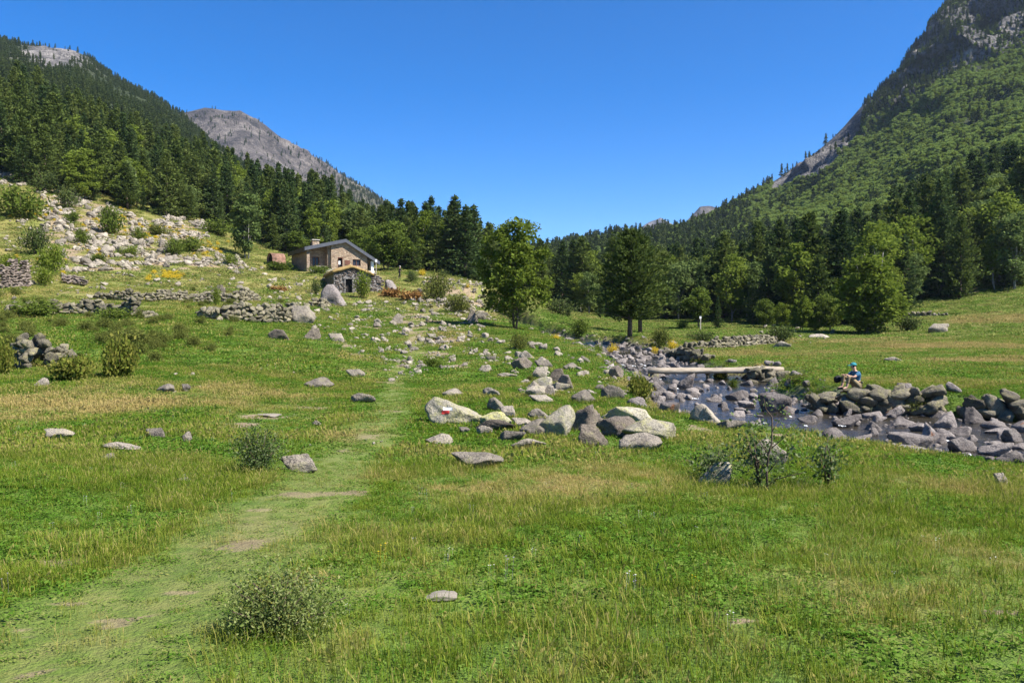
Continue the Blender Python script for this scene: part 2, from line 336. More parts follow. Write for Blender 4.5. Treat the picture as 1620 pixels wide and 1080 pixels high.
# cover masks: bare earth, dry grass, trodden path, stream bed, stony slope
def blob(x, y, u, v, wu, wv, rot=0.0):
    c = hit1(u, v); d = c.y; a = wu * d / F
    c2 = hit1(u, v - wv); b = max(0.10, min(abs(c2.y - c.y), 8.0)) * .62
    n = fbm(x * 2.2 / a, y * 2.2 / max(a, b), u * 0.1, 5, .62) * 0.75
    q = np.sqrt(((x - c.x) / a) ** 2 + ((y - c.y) / b) ** 2) + n
    return 1 - sstep(0.45, 1.25, q)
SOIL = [(188,985,52,17),(385,862,40,16),(485,782,60,8),(560,780,36,8),(410,806,26,5),(92,890,48,9),(285,936,22,6),(105,955,18,8),(45,1003,40,12),(55,1070,30,16),
        (430,660,60,8),(490,645,40,4),(585,690,25,8),(620,650,22,3),(640,578,15,8),(655,535,10,12),(690,560,30,6),(385,672,32,7),(1110,680,28,10),(1095,660,18,5),(545,712,14,5),(610,605,26,3),
        (560,560,20,3),(700,540,40,10),(720,580,30,6),(990,575,22,14),(1235,690,20,6),(1005,705,30,5),(660,470,20,6),(590,520,30,6),(540,545,20,5),(90,428,14,3),(1590,965,30,8),(1180,980,18,6),(925,905,22,8),(1020,1005,22,10)]
DRY = [(455,925,50,30,.5),(600,760,60,20,.3),(110,640,200,46,.55),(330,625,170,30,.45),(880,765,160,40,.6),(740,790,70,30,.25),(1450,600,160,10,.28),(1560,570,110,10,.6),(1600,505,110,10,.7),(1280,560,120,9,.25),(1500,548,150,9,.6),(1350,540,120,6,.5),(1560,500,80,8,.5),(640,470,60,10,.3),
       (1010,618,42,22,.6),(520,1030,60,40,.2),(1560,880,60,50,.3),(1400,950,130,60,.22),(1480,770,120,18,.3),(700,715,60,12,.3),(520,560,90,14,.25),(1180,590,40,14,.5),(560,690,60,24,.3),(760,500,60,20,.35),(700,535,90,30,.35),(960,740,80,18,.35),
       (1150,560,90,10,.4),(1100,590,30,10,.4),(0,650,80,30,.4),(950,560,50,10,.35),(600,590,60,8,.3),(60,880,60,60,.15)]
PATH = [(60,1110),(150,1010),(300,915),(400,850),(470,790),(540,735),(590,690),(615,655),(625,620),(632,590),(640,572),(652,552),(655,525),(668,505),(690,488),(716,478)]
pth = hit([p[0] for p in PATH], [p[1] for p in PATH])
def path_mask(x, y):
    best = np.full(np.shape(x), 1e9)
    for a, b in zip(pth[:-1], pth[1:]):
        ab = b[:2] - a[:2]; t = np.clip(((x - a[0]) * ab[0] + (y - a[1]) * ab[1]) / max(ab @ ab, 1e-6), 0, 1)
        best = np.minimum(best, np.hypot(x - a[0] - t * ab[0], y - a[1] - t * ab[1]))
    w = 0.42 + 0.25 * fbm(x / 1.5, y / 1.5, 2.0, 2)
    return 1 - sstep(w * 0.5, w + 0.5, best)
def masks(x, y):
    soil = np.zeros(np.shape(x)); dry = np.zeros(np.shape(x))
    for s in SOIL: soil = np.maximum(soil, blob(x, y, *s))
    for s in DRY: dry = np.maximum(dry, blob(x, y, *s[:4]) * s[4])
    pa = path_mask(x, y); d, hw, wz = stream_near(x, y)
    bed = 1 - sstep(hw - 0.1, hw + 0.9, d + 0.5 * fbm(x / 1.3, y / 1.3, 0.3, 3))
    z = H(x, y); r = np.hypot(x, y)
    stony = sstep(-0.5, 3.0, z + 1.2 * fbm(x / 7, y / 7, 6, 3)) * sstep(45, 75, r) * (x < 30)
    n = fbm(x / 3.2, y / 3.2, 9.0, 4)
    pu, pv = proj(np.stack([x, y, z], -1)); wob = fbm(x / 3.0, y / 3.0, 40, 3); scr = np.zeros(np.shape(x)); fr = y > 60
    for poly in SCREE:
        scr = np.where(fr & in_poly(pu + 26 * wob, pv + 9 * wob, poly), 1.0, scr)
    scr = scr * sstep(-.25, .1, fbm(x / 2.2, y / 2.2, 60, 3))
    dry = np.clip(dry + 0.20 * n + 0.10 * fbm(x / 0.7, y / 0.7, 1.0, 2) + 0.12 + 0.30 * stony + 0.12 * sstep(25, 70, r) * (1 + 1.3 * (x > 8)), 0, 1)
    soil = np.clip(np.maximum(soil, pa * sstep(0.2, 0.6, n) * 0.4) + scr * .8 + stony * sstep(0.25, 0.6, fbm(x / 2.5, y / 2.5, 14, 3)) * 0.55, 0, 1)
    return soil, dry, pa, bed, stony
GM = masks(gx.ravel(), gy.ravel())
def lookup(A, x, y):
    A = A.reshape(NX, NY)
    i = np.clip(np.rint((np.arcsinh(x / KX) - ga[0]) / (ga[1] - ga[0])), 0, NX - 1).astype(int); j = np.clip(np.rint((np.arcsinh((y - Y0) / KY) - gb[0]) / (gb[1] - gb[0])), 0, NY - 1).astype(int)
    return A[i, j]
t = NT('meadow_ground'); pos = t.n('ShaderNodeNewGeometry').outputs['Position']
n1 = t.noise(0.35, 6, 0.6, pos); n2 = t.noise(3.0, 6, 0.7, pos); n3 = t.noise(14, 4, 0.7, pos)
g = t.ramp(t.math('ADD', t.math('MULTIPLY', n1, 0.5), t.math('MULTIPLY', n2, 0.5)), [(0.32, (0.065, 0.12, 0.012)), (0.5, (0.105, 0.17, 0.019)), (0.68, (0.15, 0.195, 0.03))])
dr = t.math('ADD', t.attr('dry'), t.math('MULTIPLY', t.math('SUBTRACT', n2, 0.5), 0.7))
c = t.mix(t.ramp(dr, [(0.12, 0.0), (0.85, 1.0)]), g, (0.26, 0.195, 0.07))
c = t.mix(t.ramp(n3, [(0.30, 0.45), (0.5, 0.0)]), c, (0.03, 0.045, 0.010))
earth = t.ramp(n2, [(0.3, (0.15, 0.105, 0.065)), (0.55, (0.28, 0.205, 0.135)), (0.75, (0.37, 0.29, 0.20))])
sm = t.math('ADD', t.attr('soil'), t.math('MULTIPLY', t.math('SUBTRACT', n3, 0.5), 0.8))
c = t.mix(t.ramp(sm, [(0.35, 0.0), (0.7, 0.9)]), c, earth)
bedc = t.ramp(n3, [(0.3, (0.07, 0.06, 0.05)), (0.6, (0.22, 0.20, 0.185)), (0.75, (0.34, 0.31, 0.28))])
c = t.mix(t.attr('bed'), c, bedc)
c = t.mix(t.math('MULTIPLY', t.attr('path'), t.ramp(n2, [(.35, .10), (.6, .6)])), c, (0.19, 0.185, 0.06))
t.color(c); t.bump(t.math('ADD', n3, t.math('MULTIPLY', t.noise(40, 3, 0.7, pos), 0.5)), 0.8, 0.08)
M_GROUND = t.m
ii = np.arange(NX - 1)[:, None] * NY + np.arange(NY - 1)[None]
gq = np.stack([ii, ii + NY, ii + NY + 1, ii + 1], -1).reshape(-1, 4)
gme = mesh_np('ground', np.stack([gx.ravel(), gy.ravel(), GZ.ravel()], 1), gq, None, [M_GROUND], True)
for nm, A in zip(('soil', 'dry', 'path', 'bed', 'stony'), GM):
    at = gme.attributes.new(nm, 'FLOAT', 'POINT'); at.data.foreach_set('value', np.asarray(A, np.float32))
ground = tag(link('ground', gme), 'grassy valley floor rising into a stony slope', 'ground', kind='structure')

# ---------------------------------------------------------------- stream water
wv = []; WN = 26; cs = []
ts = np.concatenate([[0], np.cumsum(np.hypot(*np.diff(STREAM[:, :2], axis=0).T))]); tt = np.arange(0, ts[-1], 0.35)
def smooth_interp(k):
    a = np.interp(tt, ts, STREAM[:, k]); ker = np.ones(9) / 9; return np.convolve(np.pad(a, 4, mode='edge'), ker, mode='valid')
sx, sy, sw, sz = [smooth_interp(k) for k in range(4)]
tx = np.gradient(sx); ty = np.gradient(sy); L = np.hypot(tx, ty); px_, py_ = -ty / L, tx / L
off = np.linspace(-1, 1, WN)
wx = sx[:, None] + px_[:, None] * off * (sw[:, None] + 1.2); wy = sy[:, None] + py_[:, None] * off * (sw[:, None] + 1.2)
wz = sz[:, None] + 0.035 * fbm(wx * 0.8, wy * 0.8, 0.5, 3) + 0.018 * fbm(wx * 3, wy * 3, 1.5, 2)
kk = np.arange(len(tt) - 1)[:, None] * WN + np.arange(WN - 1)[None]
wq = np.stack([kk, kk + 1, kk + WN + 1, kk + WN], -1).reshape(-1, 4)
t = NT('stream_water'); pos = t.n('ShaderNodeNewGeometry').outputs['Position']
t.color(t.ramp(t.noise(0.8, 4, 0.6, pos), [(0.3, (0.018, 0.017, 0.014)), (0.7, (0.05, 0.042, 0.03))]))
t.p.inputs['Roughness'].default_value = 0.06; t.p.inputs['Specular IOR Level'].default_value = 0.5
mp = t.n('ShaderNodeMapping', Vector=pos); mp.inputs['Scale'].default_value = (1.6, 1, 1)
t.bump(t.math('ADD', t.noise(2.2, 4, 0.6, mp.outputs[0], 0.6), t.math('MULTIPLY', t.noise(9, 3, 0.6, mp.outputs[0]), 0.4)), 0.55, 0.12)
tag(link('stream_water', mesh_np('stream_water', np.stack([wx.ravel(), wy.ravel(), wz.ravel()], 1), wq, None, [t.m], True)), 'dark shallow water of the mountain stream', 'water', kind='structure')

# ---------------------------------------------------------------- mountains
def mountain_material(name, veg_lo, veg_hi, rock_lo, rock_mid, rock_hi, scale, use_rock=True):
    t = NT(name); pos = t.n('ShaderNodeNewGeometry').outputs['Position']
    a = t.noise(scale, 7, 0.65, pos); b = t.noise(scale * 6, 6, 0.7, pos); e = t.noise(scale * 25, 4, 0.7, pos)
    rk = t.ramp(t.math('ADD', t.math('MULTIPLY', a, 0.45), t.math('ADD', t.math('MULTIPLY', b, 0.3), t.math('MULTIPLY', e, 0.25))), [(0.41, rock_lo), (0.5, rock_mid), (0.585, rock_hi)])
    vg = t.ramp(b, [(0.35, veg_lo), (0.65, veg_hi)])
    f = t.math('ADD', t.attr('rock'), t.math('MULTIPLY', t.math('SUBTRACT', t.math('ADD', t.math('MULTIPLY', b, 0.5), t.math('MULTIPLY', e, 0.5)), 0.5), 2.2))
    t.color(t.mix(t.ramp(f, [(0.42, 0.0), (0.58, 1.0)]), vg, rk)); t.p.inputs['Roughness'].default_value = 0.95
    t.bump(t.math('ADD', b, t.math('MULTIPLY', e, 0.6)), 1.0, 0.16 / scale); return t.m
M_MTN = mountain_material('mountain_slope', (0.035, 0.055, 0.018), (0.075, 0.09, 0.03), (0.06, 0.058, 0.058), (0.155, 0.145, 0.14), (0.38, 0.345, 0.31), 0.012)
M_PEAK = mountain_material('rocky_peak', (0.07, 0.075, 0.035), (0.14, 0.13, 0.06), (0.04, 0.037, 0.036), (0.125, 0.108, 0.098), (0.27, 0.235, 0.205), 0.014)
def loft(name, cols, ns, nt, expo, amp, amp_scale, rock_fn, mat, label, back=0.35, rows=40, ramp0=0.08, top_amp=0.25):
    """cols: (u, base row, base metres, crest row, crest metres) -> a slope from its foot to its crest and over to the far side"""
    cols = np.array(cols, float); us = np.linspace(cols[0, 0], cols[-1, 0], ns)
    ip = lambda k: np.interp(us, cols[:, 0], cols[:, k])
    def pt(u, v, d): r = ray(u, v); return np.stack([r[0] / r[1] * d, d, r[2] / r[1] * d], -1)
    B = pt(us, ip(1), ip(2)); T = pt(us, ip(3), ip(4))
    tv = np.concatenate([np.linspace(0, 1, nt) ** 1.35, 1 + np.linspace(0, back, rows + 1)[1:]])
    V = np.zeros((ns, len(tv), 3))
    for k, q in enumerate(tv):
        if q <= 1:
            V[:, k, :2] = B[:, :2] + (T - B)[:, :2] * q; V[:, k, 2] = B[:, 2] + (T - B)[:, 2] * q ** expo
        else:
            V[:, k, :2] = B[:, :2] + (T - B)[:, :2] * q; V[:, k, 2] = T[:, 2] - (T - B)[:, 2] * (q - 1) * 1.5
    x, y, z = V[..., 0], V[..., 1], V[..., 2]
    q = np.broadcast_to(tv, x.shape)
    env = sstep(0, ramp0, q) * (0.22 + 0.78 * sstep(.5, .85, q)) * (1 - (1 - top_amp) * sstep(0.85, 1.0, q) * (1 - sstep(1.0, 1.1, q)))
    n = fbm(x / amp_scale, y / amp_scale, z / amp_scale, 6, 0.55)
    rd = 1 - np.abs(fbm(x / amp_scale / 1.7 + 7, y / amp_scale / 1.7, z / amp_scale / 1.7, 4)) * 2
    a = amp(us)[:, None] * np.ones_like(x)
    V[..., 2] += env * a * (0.6 * n + 0.5 * (rd - 0.5)); V[..., 0] += env * a * 0.5 * fbm(x / amp_scale * 1.7, y / amp_scale, z / amp_scale * 1.5 + 9, 4)
    nT = len(tv); jj = np.arange(ns - 1)[:, None] * nT + np.arange(nT - 1)[None]
    Q = np.stack([jj, jj + nT, jj + nT + 1, jj + 1], -1).reshape(-1, 4)
    me = mesh_np(name, V.reshape(-1, 3), Q, None, [mat], True)
    rk = rock_fn(us[:, None] + 0 * q, q, V)
    at = me.attributes.new('rock', 'FLOAT', 'POINT'); at.data.foreach_set('value', rk.astype(np.float32).ravel())
    o = tag(link(name, me), label, 'mountain', kind='structure')
    return V, us, tv, o
RIGHT = [(800,495,225,420,560),(880,486,215,396,600),(1000,476,205,374,660),(1085,472,200,362,680),(1130,468,195,341,690),(1230,460,185,283,710),(1290,455,182,240,720),(1350,447,178,186,730),
         (1400,438,175,134,740),(1440,430,173,86,750),(1470,424,172,52,755),(1490,420,172,16,765),(1512,415,172,-8,775),(1560,400,172,-40,790),(1620,375,172,-90,810),(1760,330,172,-160,840),(1900,280,172,-230,870),(2300,190,180,-330,930)]
def edge_rock_right(u): return np.interp(u, [1080,1230,1300,1350,1400,1480,1560,1620,1760], [352,294,268,215,186,140,108,80,20])
def rock_right(u, q, V):
    uu, vv = proj(V); e = edge_rock_right(uu)
    r = 0.16 + 0.46 * (1 - sstep(-22, 14, vv - e))
    scree = (1 - sstep(0, 22, np.abs(uu - 1288) - 60)) * (1 - sstep(-4, 12, vv - e)); return np.clip(np.maximum(r, scree * 1.2), 0, 1.2)
VR, usR, tvR, oR = loft('mountain_slope', RIGHT, 300, 190, 1.45, lambda u: np.interp(u, [880,1200,1380,1480,2300], [4,10,26,46,50]), 55.0, rock_right, M_MTN, 'steep wooded slope rising to a rocky cliff on the right', top_amp=0.16)
LEFT = [(-500,170,190,-160,760),(-300,180,190,-60,780),(-100,200,190,28,800),(0,228,188,66,815),(30,233,188,70,815),(70,245,190,72,815),(120,255,190,80,815),(145,262,192,98,815),(200,275,195,135,815),(250,287,198,160,820),(290,297,200,188,825),(340,318,202,234,840),(400,340,205,275,800),
        (470,362,205,318,760),(560,392,205,352,700),(640,412,205,385,620),(720,430,200,412,520),(800,455,200,440,430),(880,478,205,470,380)]
def rock_left(u, q, V):
    uu, vv = proj(V); a = np.exp(-((uu - 85) / 62) ** 2 - ((vv - 88) / 26) ** 2); return 0.24 + 0.6 * a
VL, usL, tvL, oL = loft('mountain_slope', LEFT, 260, 130, 1.05, lambda u: np.interp(u, [-500,300,700,880], [16,12,6,2]), 60.0, rock_left, M_MTN, 'tall pine covered slope on the left with bare stony shoulder', top_amp=0.3)
PEAKL = [(150,330,1050,215,1500),(230,330,1050,190,1520),(285,330,1050,176,1550),(322,330,1050,170,1550),(352,335,1050,173,1550),(382,335,1050,173,1550),(402,340,1050,186,1550),(440,345,1050,215,1550),(480,350,1050,245,1550),(530,360,1050,272,1550),(580,375,1050,300,1550),(640,395,1050,345,1550),(720,430,1050,400,1550),(800,470,1050,450,1550)]
VP, usP, tvP, oP = loft('mountain', PEAKL, 280, 120, 1.0, lambda u: 34 + 0 * u, 120.0, lambda u, q, V: 0.78 + 0 * q - 0.35 * sstep(480, 580, proj(V)[0]), M_PEAK, 'bare grey rocky peak behind the left wooded slope', top_amp=0.2)
PK1 = [(985,380,3600,378,3900),(1005,380,3600,364,3900),(1025,380,3600,354,3900),(1044,380,3600,345,3900),(1056,380,3600,351,3900),(1068,380,3600,357,3900),(1085,385,3600,366,3900),(1120,395,3600,385,3900)]
loft('mountain', PK1, 120, 30, 1.0, lambda u: 22 + 0 * u, 160.0, lambda u, q, V: 0.9 + 0 * q, M_PEAK, 'small distant blue peak at the head of the valley', top_amp=0.3)
PK2 = [(860,410,3000,398,3300),(895,410,3000,389,3300),(920,410,3000,379,3300),(945,405,3000,372,3300),(970,405,3000,370,3300),(990,405,3000,376,3300),(1030,410,3000,400,3300)]
loft('mountain', PK2, 100, 24, 1.0, lambda u: 12 + 0 * u, 160.0, lambda u, q, V: 0.7 + 0 * q, M_PEAK, 'low distant ridge showing above the trees at valley head', top_amp=0.3)
PK3 = [(1060,372,2000,370,2200),(1080,372,2000,356,2200),(1095,372,2000,341,2200),(1108,372,2000,328,2200),(1125,372,2000,326,2200),(1160,372,2000,332,2200),(1230,375,2000,345,2200),(1330,385,2000,375,2200)]
loft('mountain', PK3, 120, 40, 1.0, lambda u: 14 + 0 * u, 120.0, lambda u, q, V: 0.85 + 0 * q, M_PEAK, 'blue rock shoulder just left of the big right slope', top_amp=0.3)
# ---------------------------------------------------------------- rocks
def rock_mesh(name, seed, sub, mat, planes=13, sharp=15, rough=0.05):
    r = np.random.default_rng(seed); bm = bmesh.new(); bmesh.ops.create_icosphere(bm, subdivisions=sub, radius=1.0)
    D = np.array([v.co[:] for v in bm.verts]); Fc = np.array([[v.index for v in f.verts] for f in bm.faces]); bm.free()
    D /= np.linalg.norm(D, axis=1)[:, None]
    N = r.normal(size=(planes, 3)); N /= np.linalg.norm(N, axis=1)[:, None]; dist = r.uniform(0.5, 1.0, planes)
    k = np.maximum(D @ N.T, 1e-4) / dist
    rad = (np.sum(k ** sharp, 1) + 0.5 ** sharp) ** (-1.0 / sharp)
    V = D * rad[:, None]
    s = seed * 3.7
    V *= (1 + rough * fbm(V[:, 0] * 1.8 + s, V[:, 1] * 1.8, V[:, 2] * 1.8 + s, 4, 0.55) + rough * 0.35 * fbm(V[:, 0] * 7 + s, V[:, 1] * 7, V[:, 2] * 7, 2))[:, None]
    lo, hi = V.min(0), V.max(0); V = (V - (lo + hi) / 2) / ((hi - lo) / 2)
    return mesh_np(name, V, np.zeros((0, 4)), Fc, [mat], True)
def rock_set(tagname, mat, n, sub, seed0, **k): return [rock_mesh(tagname, seed0 + i, sub, mat, **k) for i in range(n)]
RK_SMALL = rock_set('boulder', M_ROCKG, 10, 3, 100, planes=9, sharp=50, rough=.10)
RK_RIVER = rock_set('river_rock', M_RIVER, 14, 3, 200, planes=10, sharp=34, rough=0.09)
RK_WALL = rock_set('stone', M_WALLST, 14, 3, 300, planes=9, sharp=60, rough=.09)
RK_RUIN = rock_set('stone', M_WALLR, 8, 3, 330, planes=8, sharp=60)
RK_SLAB = rock_set('boulder', M_ROCKG, 6, 3, 400, planes=8, sharp=60, rough=.09)

def put_rock(name, me, base, hx, hy, hz, rz, tilt=(0, 0), parent=None, sink=0.3, own=None):
    """half sizes; base is the ground point under its middle"""
    o = link(name, me, parent); o.scale = (hx, hy, hz); o.rotation_euler = (tilt[0], tilt[1], rz)
    o.location = (base[0], base[1], base[2] + hz * (1 - 2 * sink)); return o

# ---------------------------------------------------------------- instanced ground cover
def scatter(name, pts, scl, rot, idx, tone, sources, label, cat):
    """one uncountable mass: points that carry scale, turn, kind and tone; copies of the sources' meshes stand on them"""
    me = bpy.data.meshes.new(name); n = len(pts)
    me.vertices.add(n); me.vertices.foreach_set('co', np.asarray(pts, np.float32).ravel())
    def at(nm, ty, key, val):
        a = me.attributes.new(nm, ty, 'POINT'); a.data.foreach_set(key, np.ascontiguousarray(val).ravel())
    scl = np.asarray(scl, np.float32); scl = np.repeat(scl[:, None], 3, 1) if scl.ndim == 1 else scl
    rot = np.asarray(rot, np.float32); rot = np.stack([0 * rot, 0 * rot, rot], 1) if rot.ndim == 1 else rot
    at('scl', 'FLOAT_VECTOR', 'vector', scl); at('rot', 'FLOAT_VECTOR', 'vector', rot)
    at('idx', 'INT', 'value', np.asarray(idx, np.int32)); at('tone', 'FLOAT', 'value', np.asarray(tone, np.float32))
    o = tag(link(name, me), label, cat, kind='stuff')
    ng = bpy.data.node_groups.new(name, 'GeometryNodeTree'); ng.interface.new_socket('Geometry', in_out='INPUT', socket_type='NodeSocketGeometry'); ng.interface.new_socket('Geometry', in_out='OUTPUT', socket_type='NodeSocketGeometry')
    gi = ng.nodes.new('NodeGroupInput'); go = ng.nodes.new('NodeGroupOutput'); L = ng.links.new
    jn = ng.nodes.new('GeometryNodeJoinGeometry')
    for s in sources:
        oi = ng.nodes.new('GeometryNodeObjectInfo'); oi.transform_space = 'ORIGINAL'; oi.inputs['Object'].default_value = s; oi.inputs['As Instance'].default_value = True
        L(oi.outputs['Geometry'], jn.inputs[0])
    mp = ng.nodes.new('GeometryNodeMeshToPoints'); L(gi.outputs[0], mp.inputs[0])
    ip = ng.nodes.new('GeometryNodeInstanceOnPoints'); ip.inputs['Pick Instance'].default_value = True
    L(mp.outputs[0], ip.inputs['Points']); L(jn.outputs[0], ip.inputs['Instance'])
    def na(nm, ty):
        q = ng.nodes.new('GeometryNodeInputNamedAttribute'); q.data_type = ty; q.inputs['Name'].default_value = nm; return q.outputs[0]
    L(na('idx', 'INT'), ip.inputs['Instance Index']); L(na('rot', 'FLOAT_VECTOR'), ip.inputs['Rotation']); L(na('scl', 'FLOAT_VECTOR'), ip.inputs['Scale'])
    L(ip.outputs[0], go.inputs[0])
    md = o.modifiers.new('scatter', 'NODES'); md.node_group = ng; return o

# ---------------------------------------------------------------- foliage builders
def cards(c, a, L, w, rng, flat=None):
    """rhombic leaves: centre c, long axis a, length L, width w"""
    a = a / np.maximum(np.linalg.norm(a, axis=1), 1e-6)[:, None]
    h = rng.normal(size=a.shape) if flat is None else flat
    b = np.cross(a, h); b /= np.maximum(np.linalg.norm(b, axis=1), 1e-6)[:, None]
    L = np.broadcast_to(L, len(c))[:, None]; w = np.broadcast_to(w, len(c))[:, None]
    V = np.stack([c - a * L / 2, c + b * w / 2 - a * L * 0.05, c + a * L / 2, c - b * w / 2 - a * L * 0.05], 1).reshape(-1, 3)
    return V, np.arange(len(V)).reshape(-1, 4)
def unit(n, rng): v = rng.normal(size=(n, 3)); return v / np.linalg.norm(v, axis=1)[:, None]
def conifer(seed, h, rad, mat, style, n_lev, n_br, n_sp, card, bare=0.08):
    """trunk mesh, crown mesh; branches in whorls, each carrying sprays of needles"""
    r = np.random.default_rng(seed); C, A = [], []
    lean = r.normal(0, 0.02, 2) * h
    for i in range(n_lev):
        k = (i + r.uniform(0, 1)) / n_lev; z = h * (bare + (1 - bare) * k)
        if style == 'fir': pr = (1 - k) ** 0.85 * (0.55 + 0.45 * min(1, k / 0.08))
        elif style == 'pine': pr = (math.sin(math.pi * min(1, (0.20 + 0.80 * k)) ** 0.9) ** 0.8) * 0.95 + 0.04
        else: pr = (1 - k ** 1.35) ** 0.95 * (0.7 + 0.3 * min(1, k / 0.12))
        for b in range(n_br):
            an = r.uniform(0, 2 * math.pi); ln = rad * pr * r.uniform(0.42, 1.22) * (1 + .28 * math.sin(an * 2 + seed + k * 9))
            if r.random() < 0.10: ln *= 0.45
            up = (-0.18 if style == 'fir' else 0.10) + 0.5 * k + r.normal(0, 0.12)
            d = np.array([math.cos(an), math.sin(an), up]); m = max(2, int(n_sp * (0.35 + pr)))
            s = np.sqrt(r.uniform(0.06, 1.0, m)) * ln
            p = d[None] * s[:, None]; p[:, 2] += -0.10 * s * s / max(rad, 0.1) * (1 if style == 'fir' else -0.6)
            p += r.normal(0, card * 0.45, p.shape) * np.array([1, 1, 0.7]); p[:, 2] += z; p[:, :2] += lean * k
            C.append(p); A.append(d[None] * 0.9 + r.normal(0, 0.45, (m, 3)) + np.array([0, 0, 0.35]))
    top = np.stack([np.zeros(14), np.zeros(14), h * np.linspace(0.93, 1.02, 14)], 1) + r.normal(0, 0.06, (14, 3)); C.append(top + np.array([*lean, 0])); A.append(np.tile([0, 0, 1.0], (14, 1)) + r.normal(0, 0.4, (14, 3)))
    C = np.concatenate(C); A = np.concatenate(A); n = len(C)
    V, Q = cards(C, A, card * r.uniform(0.8, 1.5, n), card * r.uniform(0.38, 0.7, n), r)
    crown = mesh_np('crown', V, Q, None, [mat])
    tr = MB(); R0 = h * 0.018 + 0.03
    zz = np.linspace(-0.25, h * 0.96, 6); tr.tube([(lean[0] * z / h, lean[1] * z / h, z) for z in zz], [R0 * (1 - 0.93 * max(0, z) / h) for z in zz], 7)
    for j in range(9):
        z = h * r.uniform(bare, 0.6); an = r.uniform(0, 6.28); ln = rad * 0.7 * (1 - z / h)
        tr.tube([(lean[0]*z/h, lean[1]*z/h, z), (math.cos(an) * ln * .5, math.sin(an) * ln * .5, z + ln * 0.08), (math.cos(an) * ln, math.sin(an) * ln, z + ln * 0.22)], [R0 * .28, R0 * .2, R0 * .07], 4)
    return tr.mesh('trunk', [M_BARK], True), crown
def broadleaf(seed, h, rx, rz, zc, mat, n_cl, n_leaf, leaf, bark, shape='oval', stems=1, cl_r=0.2, trunk_r=0.016):
    r = np.random.default_rng(seed); C, cen = [], []
    tries = 0
    while len(cen) < n_cl and tries < n_cl * 60:
        tries += 1
        p = r.uniform(-1, 1, 3); q = np.linalg.norm(p)
        if q > 1 or q < 0.28 * r.random(): continue
        if shape == 'cone': 
            k = (p[2] + 1) / 2
            if math.hypot(p[0], p[1]) > (1 - k) ** 0.7 * (0.6 + 0.4 * min(1, k / 0.2)): continue
        lump = 0.78 + 0.48 * float(fbm(p[0] * 1.3 + seed, p[1] * 1.3, p[2] * 1.3, 2))
        cen.append(np.array([p[0] * rx * lump, p[1] * rx * lump, zc + p[2] * rz * (0.9 + 0.1 * lump)]))
    cen = np.array(cen); per = max(3, n_leaf // len(cen)); cr = cl_r * (rx + rz) / 2
    for c in cen:
        g = r.normal(0, 1, (per, 3)); g /= np.maximum(1, np.linalg.norm(g, axis=1) / 1.9)[:, None]
        C.append(c + g * cr * r.uniform(0.45, 0.75) * np.array([1, 1, 0.75]))
    C = np.concatenate(C); C = C[C[:, 2] > 0.02 * h]; n = len(C)
    A = unit(n, r) * np.array([1, 1, 0.6]) + np.array([0, 0, -0.25])
    V, Q = cards(C, A, leaf * r.uniform(0.8, 1.5, n), leaf * r.uniform(0.55, 0.9, n), r)
    crown = mesh_np('crown', V, Q, None, [mat])
    tr = MB()
    for s in range(stems):
        R0 = h * trunk_r / math.sqrt(stems); an = r.uniform(0, 6.28); sp = 0.18 * rx * (stems > 1); b0 = np.array([math.cos(an) * sp * .4, math.sin(an) * sp * .4])
        top = np.array([math.cos(an) * rx * .25 * (stems > 1), math.sin(an) * rx * .25 * (stems > 1)]) + r.normal(0, .03 * h, 2)
        pts = [(b0[0] + (top[0] - b0[0]) * k + r.normal(0, .008 * h), b0[1] + (top[1] - b0[1]) * k + r.normal(0, .008 * h), -0.2 + (h * 0.74 + .2) * k) for k in np.linspace(0, 1, 6)]
        tr.tube(pts, [R0 * (1 - 0.85 * k) for k in np.linspace(0, 1, 6)], 7)
        for c in cen[r.permutation(len(cen))[:max(6, len(cen) // (4 * stems))]]:
            k = np.clip((c[2] - 0.25 * rz) / (h * .74) * r.uniform(.6, .9), 0.08, .9); i = int(k * 5); f = k * 5 - i
            s0 = np.array(pts[i]) * (1 - f) + np.array(pts[min(5, i + 1)]) * f
            m = (s0 + c) / 2 + np.array([0, 0, -0.04 * h]) * r.uniform(0, 1); tr.tube([s0, m, c], [R0 * .30 * (1 - .6 * k), R0 * .2 * (1 - .6 * k), R0 * .05], 4)
    return tr.mesh('trunk', [bark], True), crown
